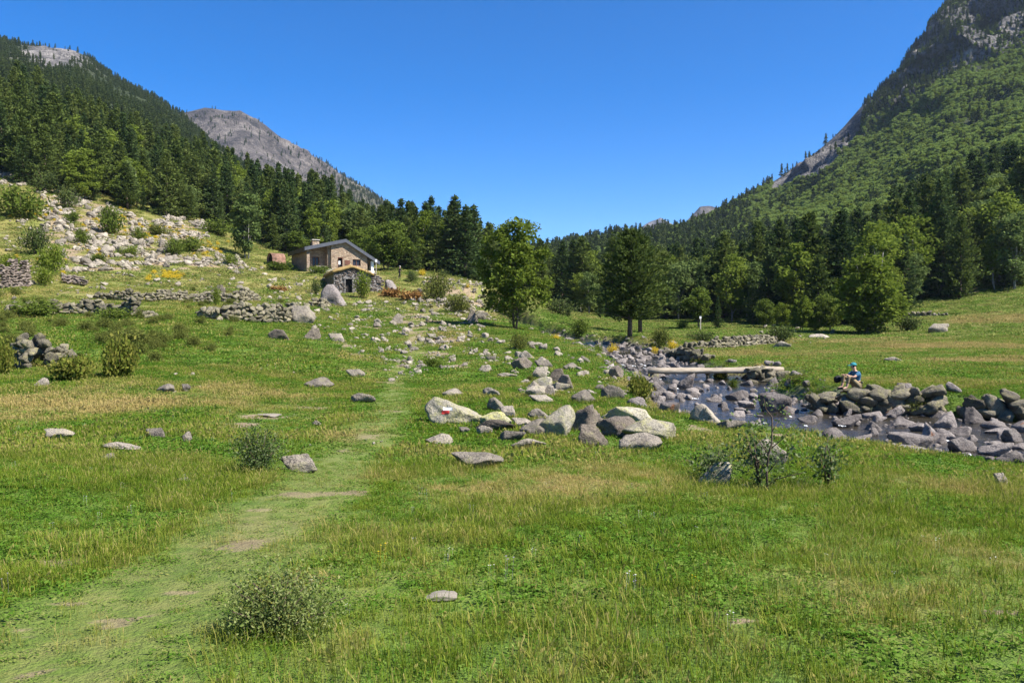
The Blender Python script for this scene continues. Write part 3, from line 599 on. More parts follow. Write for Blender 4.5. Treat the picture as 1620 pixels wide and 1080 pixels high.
def bush(seed, rx, h, mat, n_leaf, leaf, stems=7, upright=0.3, mat2=None, frac2=0.0):
    """shrub: stems from one root carrying leaves along their upper parts"""
    r = np.random.default_rng(seed); tr = MB(); C = []; A = []
    for s in range(stems * 5):
        an = r.uniform(0, 6.28); sp = math.sqrt(r.uniform(0.02, 1)) * (.78 + .3 * math.sin(2 * an + seed) * math.cos(3 * an + 2 * seed)); hz = h * (1 - 0.55 * sp * sp) * r.uniform(.55, 1.12)
        e = np.array([math.cos(an) * rx * sp, math.sin(an) * rx * sp, hz]); m = np.array([e[0] * (0.55 - .25 * upright), e[1] * (.55 - .25 * upright), hz * .55]) + r.normal(0, .04 * h, 3)
        b0 = np.array([r.normal(0, .06 * rx), r.normal(0, .06 * rx), -0.05])
        if s < stems: tr.tube([b0, m, e], [0.012 * h + .004, .008 * h + .003, .003], 4)
        k = max(2, n_leaf // (stems * 5)); t = np.sqrt(r.uniform(0.04, 1, k))
        q = np.where(t[:, None] < .5, b0 + (m - b0) * t[:, None] * 2, m + (e - m) * (t[:, None] - .5) * 2)
        C.append(q + r.normal(0, 0.085 * (rx + h), (k, 3)) * np.array([1, 1, .8])); A.append(unit(k, r) + (e - m)[None] / max(np.linalg.norm(e - m), .01) * .7)
    C = np.concatenate(C); A = np.concatenate(A); keep = C[:, 2] > 0.01; C = C[keep]; A = A[keep]; n = len(C)
    V, Q = cards(C, A, leaf * r.uniform(.7, 1.5, n), leaf * r.uniform(.4, .8, n), r)
    mi = (r.random(n) < frac2 * sstep(.3, .9, C[:, 2] / h)).astype(int) if mat2 else None
    return tr.mesh('stems', [M_TWIG], True), mesh_np('foliage', V, Q, None, [mat] + ([mat2] if mat2 else []), False, mi)

PINES = [conifer(21 + i, 14.0, 3.3 + .3 * (i % 3), M_PINE, ['mid', 'fir', 'mid', 'fir'][i], 30, 10, 16, 0.50, [.12,.05,.04,.09][i]) for i in range(4)]
FIRS = [conifer(41 + i, 14.0, 2.7 + .25 * i, M_FIR, 'fir', 34, 10, 14, 0.44, 0.03) for i in range(3)]
BIRCHES = [broadleaf(61 + i, 11.0, 2.5 + .35 * (i % 3), 4.7, 6.1, [M_BIRCH, M_WILLOW, M_BIRCH, M_YELLOWLEAF][i], 70, 3600, 0.38, M_BIRCHBARK, 'oval', 1, .2) for i in range(4)]
FARPINES = [conifer(81 + i, 11.0, 2.1 + .3 * i, M_FARPINE, ['fir', 'mid', 'mid'][i], 13, 6, 7, 0.95, 0.03) for i in range(3)]
FARBIRCH = [broadleaf(91 + i, 7.5, 2.2, 3.3, 3.9, [M_FARBIRCH, M_FARBIRCH, M_BIRCH][i], 22, 520, 0.62, M_BIRCHBARK, 'oval', 1, .26) for i in range(3)]

def tree(name, pair, loc, s, rz, label, cat='tree', group=None, sx=1.0):
    e = empty(name, loc, label, cat, group, rz); e.scale = (s * sx, s * sx, s)
    link('trunk', pair[0], e); link('crown', pair[1], e); return e

# ---------------------------------------------------------------- the forest edges: candidates along the wood's front line and up to 70 m behind it
EDGE = np.array([(-420,222),(-200,255),(-60,272),(0,284),(60,300),(120,312),(185,328),(250,342),(330,356),(380,374),(430,398),(470,402),(540,408),(600,418),(650,428),(700,436),(750,446),(800,458),(850,474),(890,486),
                 (940,500),(1000,505),(1060,508),(1130,512),(1190,514),(1300,520),(1360,512),(1420,496),(1480,481),(1540,468),(1620,456),(1760,428),(1950,385)], float)
eh = hit(EDGE[:, 0], EDGE[:, 1]); ED = np.clip(eh[:, 1], 70, 165)
def wood_height(u, e):
    return np.interp(u, [-400,-100,40,120,200,300,430,520,600,720,790,850,930,1000,1100,1200,1350,1480,1620,1900], [15,15,14.5,13.5,12.5,12,13.5,14,12,14,12,11,12.5,12.5,13,14.5,15,17.5,18,19])
def birch_frac(u): return np.interp(u, [-400,150,200,330,420,560,640,850,1000,1100,1250,1400,1620,1900], [.10,.14,.24,.32,.26,.32,.20,.24,.36,.52,.56,.56,.58,.5])
cand = []
r = np.random.default_rng(77)
for k in range(9000):
    u = r.uniform(-420, 1950); d0 = np.interp(u, EDGE[:, 0], ED); e = 78 * r.random() ** 0.8; d = d0 + e
    if r.random() > d / 240: continue
    x = (u - 810) / F * d; cand.append((x, d, u, e))
cand.sort(key=lambda c: c[3]); kept = []; cellmap = {}
for x, y, u, e in cand:
    sp_ = 2.5 + .018 * e; key = (int(x // 4), int(y // 4)); ok = True
    for i in (-1, 0, 1):
        for j in (-1, 0, 1):
            for (a, b) in cellmap.get((key[0] + i, key[1] + j), ()):
                if (a - x) ** 2 + (b - y) ** 2 < sp_ ** 2: ok = False
    if ok: cellmap.setdefault(key, []).append((x, y)); kept.append((x, y, u, e))
# keep the mown hillside, the huts and the meadow clear
PLACES = [(40,'above the far left scree patch'),(100,'above the dark bush topping the scree'),(165,'behind the bright rounded tree'),(230,'behind the pale conical tree'),(300,'behind the little bright pine'),(360,'above the turf right of the scree'),(430,'behind the thin young birch'),
          (500,'behind the house chimney'),(560,'behind the house ridge'),(640,'behind the olive tree by the house'),(710,'above the walking hiker'),(790,'just left of the lone birch'),(880,'behind the lone birch'),(950,'between lone birch and pine pair'),(1040,'behind the pair of pines'),
          (1130,'behind the small round tree'),(1200,'behind the retaining wall'),(1290,'behind the yellowish trees'),(1420,'behind the big bushy birch'),(1500,'just right of the big birch'),(1580,'above the shaded meadow edge'),(9999,'at the right picture edge')]
def where_at(u, e): return ('front row of the wood, ' if e < 7 else 'second row, ' if e < 22 else 'deep in the wood, ') + next(w for a, w in PLACES if u < a)
con, dec = [], []
for x, y, u, e in kept:
    isb = r.random() < birch_frac(u) * (1.0 if e < 50 else .7); hgt = wood_height(u, e) * (r.uniform(.58, 1.10) if not isb else r.uniform(.5, .9))
    if e < 4: hgt *= r.uniform(.5, .95)
    (dec if isb else con).append([x, y, u, e, hgt, hgt * F / y])
def vis_rank(c): return -(c[5] * (1.6 if c[3] < 25 else 1.0) * (1 if -20 < c[2] < 1640 else .2))
con.sort(key=vis_rank); dec.sort(key=vis_rank)
N_CON, N_DEC = 285, 215
stuff_con, stuff_dec = con[N_CON:], dec[N_DEC:]
src_con, src_dec = [], []
for n, (x, y, u, e, hgt, px) in enumerate(con[:N_CON]):
    fir = r.random() < (.35 if u < 800 else .5); k = r.integers(len(FIRS if fir else PINES)); pair = (FIRS if fir else PINES)[k]
    z = h1(x, y); wide = r.uniform(.95, 1.45)
    lb = ('tall ' if hgt > wood_height(u, e) * .92 else 'shorter ') + ('slender dark fir, ' if fir else 'full green pine, ') + where_at(u, e)
    tree('fir_tree' if fir else 'pine_tree', pair, (x, y, z - .1), hgt / 14.0, r.uniform(0, 6.28), lb, 'conifer', lb, wide)
for n, (x, y, u, e, hgt, px) in enumerate(dec[:N_DEC]):
    k = [0, 1, 2, 3][int(r.choice(4, p=[.36, .22, .36, .06]))]; z = h1(x, y)
    lb = ('tall ' if hgt > wood_height(u, e) * .72 else 'shorter ') + ['green leafy birch, ', 'pale leafy tree, ', 'broad green birch, ', 'yellow green tree, '][k] + where_at(u, e)
    tree('birch_tree' if k != 1 else 'willow_tree', BIRCHES[k], (x, y, z - .1), hgt / 11.0, r.uniform(0, 6.28), lb, 'tree', lb, r.uniform(.9, 1.25))
def first_mesh(me): return next(o for o in SC.objects if o.type == 'MESH' and o.data == me)
SRC_C = [first_mesh(p[1]) for p in PINES + FIRS if any(o.data == p[1] for o in SC.objects)]
SRC_D = [first_mesh(p[1]) for p in BIRCHES if any(o.data == p[1] for o in SC.objects)]
def arr(L, s0):
    L = np.array([l[:5] for l in L], float); z = H(L[:, 0], L[:, 1]); s = L[:, 4] / s0
    return np.stack([L[:, 0], L[:, 1], z - .1], 1), np.stack([s * r.uniform(.85, 1.15, len(L))] * 2 + [s], 1), r.uniform(0, 6.28, len(L))
pc = arr(stuff_con, 14.0); pd = arr(stuff_dec, 11.0)
scatter('conifer_wood', pc[0], pc[1], pc[2], r.integers(0, len(SRC_C), len(pc[0])), np.zeros(len(pc[0])), SRC_C, 'conifers standing deeper inside the woods on both sides', 'wood')
scatter('birch_wood', pd[0], pd[1], pd[2], r.integers(0, len(SRC_D), len(pd[0])), np.zeros(len(pd[0])), SRC_D, 'leafy trees standing deeper inside the woods on both sides', 'wood')

# ---------------------------------------------------------------- trees on the mountain sides, one mass each
def on_grid(V, weight, n, rng):
    a = V[:-1, :-1]; b = V[1:, :-1]; c = V[:-1, 1:]; area = np.linalg.norm(np.cross(b - a, c - a), axis=2); w = (area * weight[:-1, :-1]).ravel(); w /= w.sum()
    k = rng.choice(len(w), n, p=w); i, j = np.unravel_index(k, area.shape); s, t = rng.random(n), rng.random(n)
    return a[i, j] * ((1-s)*(1-t))[:, None] + b[i, j] * (s*(1-t))[:, None] + c[i, j] * ((1-s)*t)[:, None] + V[1:, 1:][i, j] * (s*t)[:, None]
first_far = []
def far_seed(name, pair, uv, V, label, s):
    uu, vv = proj(V); k = np.unravel_index(np.argmin((uu - uv[0]) ** 2 + (vv - uv[1]) ** 2), uu.shape); p = V[k]
    me = pair[1]; o = link(name, me, None, tuple(p - np.array([0, 0, .3]))); o.scale = (s,) * 3; tag(o, label, 'tree'); return o
FC = [far_seed('pine_tree', FARPINES[i], [(1232, 268), (1306, 230), (1412, 132)][i], VR, ['lone small pine breaking the skyline at the foot of the grey scree', 'small pine on the skyline where scree meets the cliff', 'dark pine on the skyline ledge below the steep cliff'][i], 1.0) for i in range(3)]
FB = [far_seed('birch_tree', FARBIRCH[i], [(1300, 300), (1450, 250), (1580, 210)][i], VR, ['small bright birch just under the grey scree on the right mountain', 'pale birch halfway up the light green right slope', 'bushy green tree high on the light green right slope'][i], 1.0) for i in range(3)]
uu, vv = proj(VR); er = edge_rock_right(uu); q = np.broadcast_to(tvR, uu.shape); nz = fbm(VR[..., 0] / 45, VR[..., 1] / 45, VR[..., 2] / 45, 4)
scree = (np.abs(uu - 1290) < 72) & (vv < er + 12)
inframe = (uu > 820) & (uu < 1900) & (q < 1.03)
low = 1 - sstep(395, 455, vv + 40 * nz) * 0
con_zone = sstep(-0.05, 0.35, nz + 0.8 * sstep(330, 420, vv + (1620 - uu) * -0.02) + 0.9 * sstep(1230, 1050, uu) - 0.25)
up = 1 - sstep(-14, 10, vv - er)
wc = inframe * (con_zone * (1 - up) * .55 + up * 1.7 * (0.35 + .65 * sstep(-.3, .3, nz))) * np.where(scree, 0.03, 1) + .0
wb = inframe * ((1 - con_zone * .75) * (1 - up) + up * .03) * np.where(scree, .0, 1)
pts = on_grid(VR, wc, 13000, r); n = len(pts); pu, pv = proj(pts); hh = np.interp(pv, [0, 150, 300, 420], [.5, .5, .7, 1.05]) * r.uniform(.5, 1.25, n)
scatter('mountain_pines', pts - [0, 0, .4], hh, r.uniform(0, 6.28, n), r.integers(0, 3, n), np.zeros(n), FC, 'dark pines covering the cliffs and lower part of the right mountain', 'wood')
pts = on_grid(VR, wb, 34000, r); n = len(pts); pu, pv = proj(pts); hh = np.interp(pv, [100, 250, 380, 430], [.48, .55, .8, 1.1]) * r.uniform(.55, 1.3, n)
scatter('mountain_birches', pts - [0, 0, .3], np.stack([hh * 1.1, hh * 1.1, hh], 1), r.uniform(0, 6.28, n), r.integers(0, 3, n), np.zeros(n), FB, 'bright green birch scrub covering the right mountain side', 'wood')
uu, vv = proj(VL); q = np.broadcast_to(tvL, uu.shape); nz = fbm(VL[..., 0] / 50, VL[..., 1] / 50, VL[..., 2] / 50, 4); bald = np.exp(-((uu - 85) / 58) ** 2 - ((vv - 88) / 25) ** 2)
wl_ = (uu > -250) * (uu < 880) * (q < 1.05) * (0.12 + .88 * sstep(-.4, .2, nz)) * (1 - .93 * np.clip(bald * 1.5, 0, 1))
pts = on_grid(VL, wl_, 12000, r); n = len(pts); hh = r.uniform(.4, 1.0, n) * .68
scatter('mountain_pines', pts - [0, 0, .4], hh, r.uniform(0, 6.28, n), r.integers(0, 3, n), np.zeros(n), FC, 'dark pines covering the tall left mountain side', 'wood')
uu, vv = proj(VP); q = np.broadcast_to(tvP, uu.shape); wp = (q < 1.02) * (.06 + sstep(455, 560, uu) * .8 + .35 * sstep(.15, .4, fbm(VP[..., 0] / 90, VP[..., 1] / 90, 0, 3)))
pts = on_grid(VP, wp, 3500, r); n = len(pts); hh = r.uniform(.45, 1.0, n) * .8
scatter('mountain_pines', pts - [0, 0, .4], hh, r.uniform(0, 6.28, n), r.integers(0, 3, n), np.zeros(n), FC, 'scattered pines on the grey rocky peak', 'wood')
# ---------------------------------------------------------------- the stone house
def wall_strips(mb, x0, x1, y0, y1, top, openings=(), z0=-0.8, brk=()):
    """wall along x between y0 and y1 with its top following top(x) and rectangular openings (xa, xb, za, zb)"""
    xs = sorted({x0, x1, *[o[0] for o in openings], *[o[1] for o in openings], *[b for b in brk if x0 < b < x1]})
    for a, b in zip(xs[:-1], xs[1:]):
        cuts = sorted([(o[2], o[3]) for o in openings if o[0] <= a + 1e-6 and o[1] >= b - 1e-6]); z = z0
        for (za, zb) in cuts:
            if za > z: mb.box(a, b, y0, y1, z, za)
            z = zb
        ta, tb = top(a), top(b)
        mb.hexa([(a,y0,z),(b,y0,z),(b,y1,z),(a,y1,z)], [(a,y0,ta),(b,y0,tb),(b,y1,tb),(a,y1,ta)])
def masonry(name, cols, mortar, size, bump=0.6):
    t = NT(name); co = t.coord(); wob = t.n('ShaderNodeVectorMath', _operation='ADD'); t.set(wob.inputs[0], co)
    nz = t.n('ShaderNodeTexNoise', Scale=2.0); sc = t.n('ShaderNodeVectorMath', _operation='SCALE'); t.set(sc.inputs[0], nz.outputs['Color']); sc.inputs['Scale'].default_value = size * .5; t.set(wob.inputs[1], sc.outputs[0])
    mp = t.n('ShaderNodeMapping', Vector=wob.outputs[0]); mp.inputs['Scale'].default_value = (1 / size, 1 / size, 1.7 / size)
    v1 = t.n('ShaderNodeTexVoronoi', Scale=1.0, _feature='F1'); t.set(v1.inputs['Vector'], mp.outputs[0]); v2 = t.n('ShaderNodeTexVoronoi', Scale=1.0, _feature='DISTANCE_TO_EDGE'); t.set(v2.inputs['Vector'], mp.outputs[0])
    sep = t.n('ShaderNodeSeparateColor'); t.set(sep.inputs[0], v1.outputs['Color'])
    c = t.ramp(sep.outputs[0], [(0.0, cols[0]), (0.35, cols[1]), (0.7, cols[2]), (1.0, cols[3])]); c = t.mix(t.math('MULTIPLY', t.noise(9, 5, .7, co), .5), c, tuple(x * .5 for x in cols[1]))
    e = t.ramp(v2.outputs['Distance'], [(0.02, 0.0), (0.10, 1.0)]); t.color(t.mix(e, mortar, c)); t.bump(t.math('ADD', e, t.math('MULTIPLY', t.noise(14, 4, .6, co), .4)), bump, 0.06); return t.m
M_MASON = masonry('house_masonry', [(0.22,0.145,0.095),(0.37,0.265,0.18),(0.47,0.36,0.25),(0.30,0.22,0.17)], (0.22,0.17,0.12), 0.36)
M_HUTMAS = masonry('hut_masonry', [(0.16,0.145,0.13),(0.26,0.24,0.22),(0.34,0.32,0.30),(0.20,0.18,0.16)], (0.09,0.08,0.07), 0.36, 0.9)
M_SLATE = plain('roof_slate', (0.085,0.088,0.098), 0.42, .3, 4.0); M_FASCIA = plain('roof_edge', (0.075,0.08,0.095), 0.5, .15, 2.0)
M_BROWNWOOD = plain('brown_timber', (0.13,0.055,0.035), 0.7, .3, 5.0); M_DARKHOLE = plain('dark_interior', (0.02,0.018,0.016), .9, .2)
M_GLASS = plain('dark_glass', (0.03,0.03,0.035), 0.08, .1); M_PALEST = plain('pale_render', (0.50,0.46,0.39), .85, .15, 3.0); M_WHITE = plain('white_paint', (0.78,0.77,0.74), .6, .06)
M_RUSTM = plain('rusty_steel', (0.20,0.11,0.075), .75, .5, 2.5); M_PALEWOOD = plain('weathered_wood', (0.42,0.37,0.31), .8, .25, 7.0)
HB = P(541, 426.5, 115); TH = R(28)
hz0 = h1(HB.x, HB.y); HB.z = max(hz0, P(541, 425.5, 115).z - .1)
house = empty('stone_house', HB, 'stone mountain house with dark slate roof and open porch on the grassy slope', 'house', rz=TH)
AX, AZ, LX, LZ, RX, RZ = 0.45, 4.0, -5.4, 2.62, 5.5, 0.95     # apex and eaves of the roof underside
def under(x): return (LZ + (AZ - LZ) * (x - LX) / (AX - LX)) if x < AX else (AZ + (RZ - AZ) * (x - AX) / (RX - AX))
LEN = 9.0
w = MB(); tp = lambda x: under(x) - .01
wall_strips(w, -1.55, 3.75, 0.0, .45, tp, [(-.62,.12,0,1.78),(1.55,2.75,.62,1.55)], brk=(AX,))
w.build('front_wall', M_MASON, house)
w = MB(); wall_strips(w, -4.55, -1.95, 2.0, 2.4, tp, [(-3.75,-2.75,.55,1.85)]); w.box(-1.95, -1.5, .452, 2.4, -.8, under(-1.95) - .02); w.build('porch_wall', M_MASON, house)
w = MB(); w.box(-5.0, -4.55, .32, LEN, -1.4, under(-5.0) - .01); w.build('side_wall', M_MASON, house)
MB().box(-5.01, -4.6, -.02, .318, -.9, under(-5.0) - .02).build('pillar', M_MASON, house)
MB().box(4.35, 4.72, -.02, .40, -.9, under(4.75) - .02).build('pillar', M_WHITE, house)
w = MB(); wall_strips(w, 3.75, 4.9, 1.6, 2.0, tp, [(3.95,4.5,0,1.2)]); w.box(4.45, 4.9, 2.002, LEN, -.9, under(4.9) - .01); w.build('side_wall', M_MASON, house)
w = MB(); wall_strips(w, -5.0, 4.9, LEN + .003, LEN + .4, tp, brk=(AX,)); w.build('back_wall', M_MASON, house)
MB().box(-4.55, 4.9, .0, LEN, -.9, -.02).build('floor_slab', M_PALEST, house)
rf = MB(); Y0r, Y1r, TH_ = -.42, LEN + .7, .30
for (xa, za, xb, zb) in ((LX, LZ, AX, AZ), (AX, AZ, RX, RZ)):
    rf.hexa([(xa,Y0r,za),(xb,Y0r,zb),(xb,Y1r,zb),(xa,Y1r,za)], [(xa,Y0r,za+TH_),(xb,Y0r,zb+TH_),(xb,Y1r,zb+TH_),(xa,Y1r,za+TH_)])
roof = rf.build('roof', M_SLATE, house)
# courses of slate standing proud of the roof deck
sl = []
for (xa, za, xb, zb) in ((LX, LZ, AX, AZ), (RX, RZ, AX, AZ)):
    n = 14
    for k in range(n):
        a, b = k / n, (k + 1) / n; x0, x1 = xa + (xb - xa) * a, xa + (xb - xa) * b; q0, q1 = za + (zb - za) * a + TH_, za + (zb - za) * b + TH_
        m = MB(); yy = np.linspace(Y0r + .02, Y1r - .02, 21)
        for y0, y1 in zip(yy[:-1], yy[1:]):
            h = random.uniform(.035, .06); m.hexa([(x0,y0+.01,q0+.004),(x1,y0+.01,q1+.004),(x1,y1-.01,q1+.004),(x0,y1-.01,q0+.004)][::1 if xb > xa else -1], [(x0,y0+.01,q0+h),(x1,y0+.01,q1+.008),(x1,y1-.01,q1+.008),(x0,y1-.01,q0+h)][::1 if xb > xa else -1])
        m.build('slate_course', M_SLATE, roof)
fb = MB()
for (xa, za, xb, zb) in ((LX, LZ, AX, AZ), (AX, AZ, RX, RZ)):
    fb.hexa([(xa,Y0r-.06,za-.12),(xb,Y0r-.06,zb-.12),(xb,Y0r-.003,zb-.12),(xa,Y0r-.003,za-.12)], [(xa,Y0r-.06,za+TH_+.07),(xb,Y0r-.06,zb+TH_+.07),(xb,Y0r-.003,zb+TH_+.07),(xa,Y0r-.003,za+TH_+.07)])
fb.build('gable_board', M_FASCIA, house)
MB().box(LX-.07, LX-.003, Y0r, Y1r, LZ-.25, LZ+TH_+.06).build('eaves_board', plain('eaves_dark', (.03,.03,.033), .6, .1), house)
def win(x0, x1, z0, z1, y, bars=1):
    m = MB(); f = .09
    m.box(x0,x1,y,y+.1,z0,z0+f).box(x0,x1,y,y+.1,z1-f,z1).box(x0,x0+f,y,y+.1,z0+f,z1-f).box(x1-f,x1,y,y+.1,z0+f,z1-f)
    for b in range(bars): xc = x0 + (x1-x0)*(b+1)/(bars+1); m.box(xc-.035,xc+.035,y,y+.1,z0+f,z1-f)
    o = m.build('window', M_BROWNWOOD, house); MB().box(x0+f*.6,x1-f*.6,y+.11,y+.14,z0+f*.6,z1-f*.6).build('pane', M_GLASS, o)
win(1.56,2.74,.63,1.54,.14); win(-3.74,-2.76,.56,1.84,2.12)
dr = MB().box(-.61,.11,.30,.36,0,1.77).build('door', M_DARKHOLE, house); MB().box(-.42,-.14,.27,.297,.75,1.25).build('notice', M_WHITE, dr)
MB().box(-.62,.12,.02,.12,1.66,1.779).box(-.62,-.54,.02,.12,0,1.655).box(.04,.12,.02,.12,0,1.655).build('door_frame', M_BROWNWOOD, house)
MB().box(.42,1.18,-.06,-.004,.72,1.38).build('wall_plaque', M_BROWNWOOD, house)
ch = MB().box(-2.5,-1.5,6.7,7.7,2.6,4.55).build('chimney', M_MASON, house); MB().box(-2.6,-1.4,6.58,7.82,4.72,4.82).build('chimney_cap', M_PALEST, ch)
MB().box(-2.45,-2.3,6.75,7.65,4.552,4.718).box(-1.7,-1.55,6.75,7.65,4.552,4.718).build('chimney_support', M_MASON, ch)
MB().box(-4.4,-1.4,-1.1,-.72,-1.2,.02).build('terrace_wall', M_PALEST, house)
bn = empty('porch_bench', house.matrix_basis @ Vector((-2.7, .9, 0)), 'wooden bench standing in the open porch of the stone house', 'bench', rz=TH)
MB().box(-.75,.75,-.18,.18,.42,.48).build('seat', M_PALEWOOD, bn)
for sx_ in (-.6, .52): MB().box(sx_,sx_+.08,-.15,.15,.0,.418).build('leg', M_PALEWOOD, bn)
pb = P(595, 432, 114); pb.z = h1(pb.x, pb.y)
pole = empty('lamp_post', pb, 'thin pole with a white box on top beside the right corner of the stone house', 'post')
MB().tube([(0,0,-.3),(0,0,max(.8, P(595,415,114).z-pb.z))], .05, 8).build('pole', M_PALEWOOD, pole); zt = max(.8, P(595,415,114).z-pb.z)
MB().box(-.13,.13,-.1,.1,zt+.003,zt+.42).build('box', M_WHITE, pole)
# half buried rusty drum left of the house
tb = P(436, 424, 116); tb.z = h1(tb.x, tb.y)
tank = empty('rusty_tank', tb, 'rusty steel half drum with a dark open end left of the stone house', 'tank', rz=R(-50))
hb = max(0.0, P(436, 423, 116).z - tb.z - .2)
n = 16; V = []; Qs = []
for rr, ys in ((1.0, (-.9, 1.1)), (.94, (-.9, 1.1))):
    for y in ys:
        for k in range(n + 1): an = math.pi * k / n; V.append((math.cos(an) * rr, y, hb + .85 + math.sin(an) * rr if True else 0))
m = n + 1
for k in range(n):
    Qs += [(k, k+1, m+k+1, m+k), (2*m+k+1, 2*m+k, 3*m+k, 3*m+k+1), (k+1, k, 2*m+k, 2*m+k+1), (m+k, m+k+1, 3*m+k+1, 3*m+k)]
d1 = MB(); d1.add(V, Qs).box(-1.0,-.94,-.9,1.1,-.4,hb+.85).box(.94,1.0,-.9,1.1,-.4,hb+.85)
d1.build('shell', M_RUSTM, tank, True)
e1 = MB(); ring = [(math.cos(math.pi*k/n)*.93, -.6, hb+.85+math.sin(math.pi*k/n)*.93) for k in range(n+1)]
e1.add([(0,-.6,hb+.85)] + ring + [(-.93,-.6,-.4),(.93,-.6,-.4)], [], [(0,k+1,k+2) for k in range(n)] + [(0,n+1,n+2),(0,n+2,n+3),(0,n+3,1)]); e1.build('dark_end_sheet', M_DARKHOLE, tank)  # near-black sheet, its colour stands in for the shade inside the open end

# ---------------------------------------------------------------- the low ruined hut under a turf roof, built stone by stone
GB = P(551, 468, 100); GB.z = h1(GB.x, GB.y)
hut = empty('stone_hut', GB, 'low old stone hut with a turf roof and a dark doorway below the stone house', 'hut', rz=R(22))
zscale = 1.0
hm = MB()
def stone_face(parent, x0, x1, y, top, rng, size, openings=(), normal='y', out=-1, name='stonework', meshes=RK_WALL, mat=None):
    """courses of separate stones over a wall face, joined as one part (each under 5 pixels)"""
    Vs, Ts, n = [], [], 0; z = -.35
    while True:
        h = size * rng.uniform(.55, .85); x = x0; anyone = False
        while x < x1:
            w = size * rng.uniform(.7, 1.6); xc = x + w / 2; tz = top(min(max(xc, x0), x1))
            if z + h * .6 < tz and not any(o[0] < xc < o[1] and o[2] < z + h / 2 < o[3] for o in openings):
                me = meshes[rng.integers(len(meshes))]; co = np.empty(len(me.vertices) * 3, np.float32); me.vertices.foreach_get('co', co); co = co.reshape(-1, 3)
                tri = np.empty(len(me.polygons) * 3, np.int32); me.polygons.foreach_get('vertices', tri)
                p = co * np.array([w * .54, size * .42, h * .58]); a = rng.normal(0, .10); ca, sa = math.cos(a), math.sin(a); p = np.stack([p[:,0]*ca - p[:,2]*sa, p[:,1], p[:,0]*sa + p[:,2]*ca], 1) + np.array([xc, y + out * -.06 + rng.normal(0, .03), z + h / 2])
                if normal == 'x': p = p[:, [1, 0, 2]]
                Vs.append(p); Ts.append(tri.reshape(-1, 3) + n); n += len(p)
            if z < tz: anyone = True
            x += w * .96
        z += h * .96
        if not anyone: break
    me = mesh_np(name, np.concatenate(Vs), np.zeros((0, 4)), np.concatenate(Ts), [mat or meshes[0].materials[0]], True)
    return tag(link(name, me, parent), kind='stuff')
rg = np.random.default_rng(5)
hx0, hx1, hap = -1.75, 4.1, .45
htop = lambda x: (2.75 + (3.4 - 2.75) * (x - hx0) / (hap - hx0)) if x < hap else (3.4 + (2.15 - 3.4) * (x - hap) / (hx1 - hap))
w = MB(); wall_strips(w, hx0, hx1, 0.0, .5, lambda x: htop(x) - .1, [(-.35, .5, -.2, 1.75)], brk=(hap,)); w.build('front_wall', M_HUTMAS, hut)
w = MB(); w.box(hx0, hx0 + .5, .502, 7.2, -1.2, 2.6); w.build('side_wall', M_HUTMAS, hut); w = MB(); w.box(hx1 - .5, hx1, .502, 3.2, -1.2, 1.85); w.build('side_wall', M_HUTMAS, hut)
stone_face(hut, hx0, hx1, 0.0, htop, rg, .38, [(-.45, .62, -.5, 1.95)], mat=M_WALLR)
stone_face(hut, .1, 7.2, hx0, lambda x: 2.65, rg, .38, normal='x', mat=M_WALLST)
MB().box(-.62,.78,-.14,.44,1.76,1.98).build('lintel', M_HUTMAS, hut); MB().box(-.50,-.352,-.1,.1,-.3,1.757).box(.502,.66,-.1,.1,-.3,1.757).build('door_frame', M_HUTMAS, hut)
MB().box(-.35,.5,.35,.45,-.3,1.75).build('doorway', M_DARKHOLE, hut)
V = []; nx_, ny_ = 22, 16
for i in range(nx_):
    for j in range(ny_):
        x = hx0 - .25 + (hx1 - .9 - hx0 + .25) * i / (nx_ - 1); y = -.25 + 7.5 * j / (ny_ - 1)
        edge = min(1, 4 * min(i, nx_ - 1 - i, j, ny_ - 1 - j) / 8); V.append((x, y, htop(x) + .02 + .22 * edge - .02 * y + .10 * float(fbm(x * 1.3, y * 1.3, 2, 3))))
V2 = [(x, y, z - .3) for x, y, z in V]; k0 = len(V); Q = []
for i in range(nx_ - 1):
    for j in range(ny_ - 1): a = i * ny_ + j; Q += [(a, a + ny_, a + ny_ + 1, a + 1), (k0 + a + 1, k0 + a + ny_ + 1, k0 + a + ny_, k0 + a)]
for i in range(nx_ - 1):
    a = i * ny_; Q.append((a + k0, a + k0 + ny_, a + ny_, a)); b = i * ny_ + ny_ - 1; Q.append((b, b + ny_, b + k0 + ny_, b + k0))
for j in range(ny_ - 1):
    Q.append((j, j + 1, k0 + j + 1, k0 + j)); a = (nx_ - 1) * ny_ + j; Q.append((a + 1, a, k0 + a, k0 + a + 1))
MB().add(V + V2, Q).build('turf_roof', plain('dry_turf', (0.25,0.17,0.065), .95, .4, 3.0), hut, True)

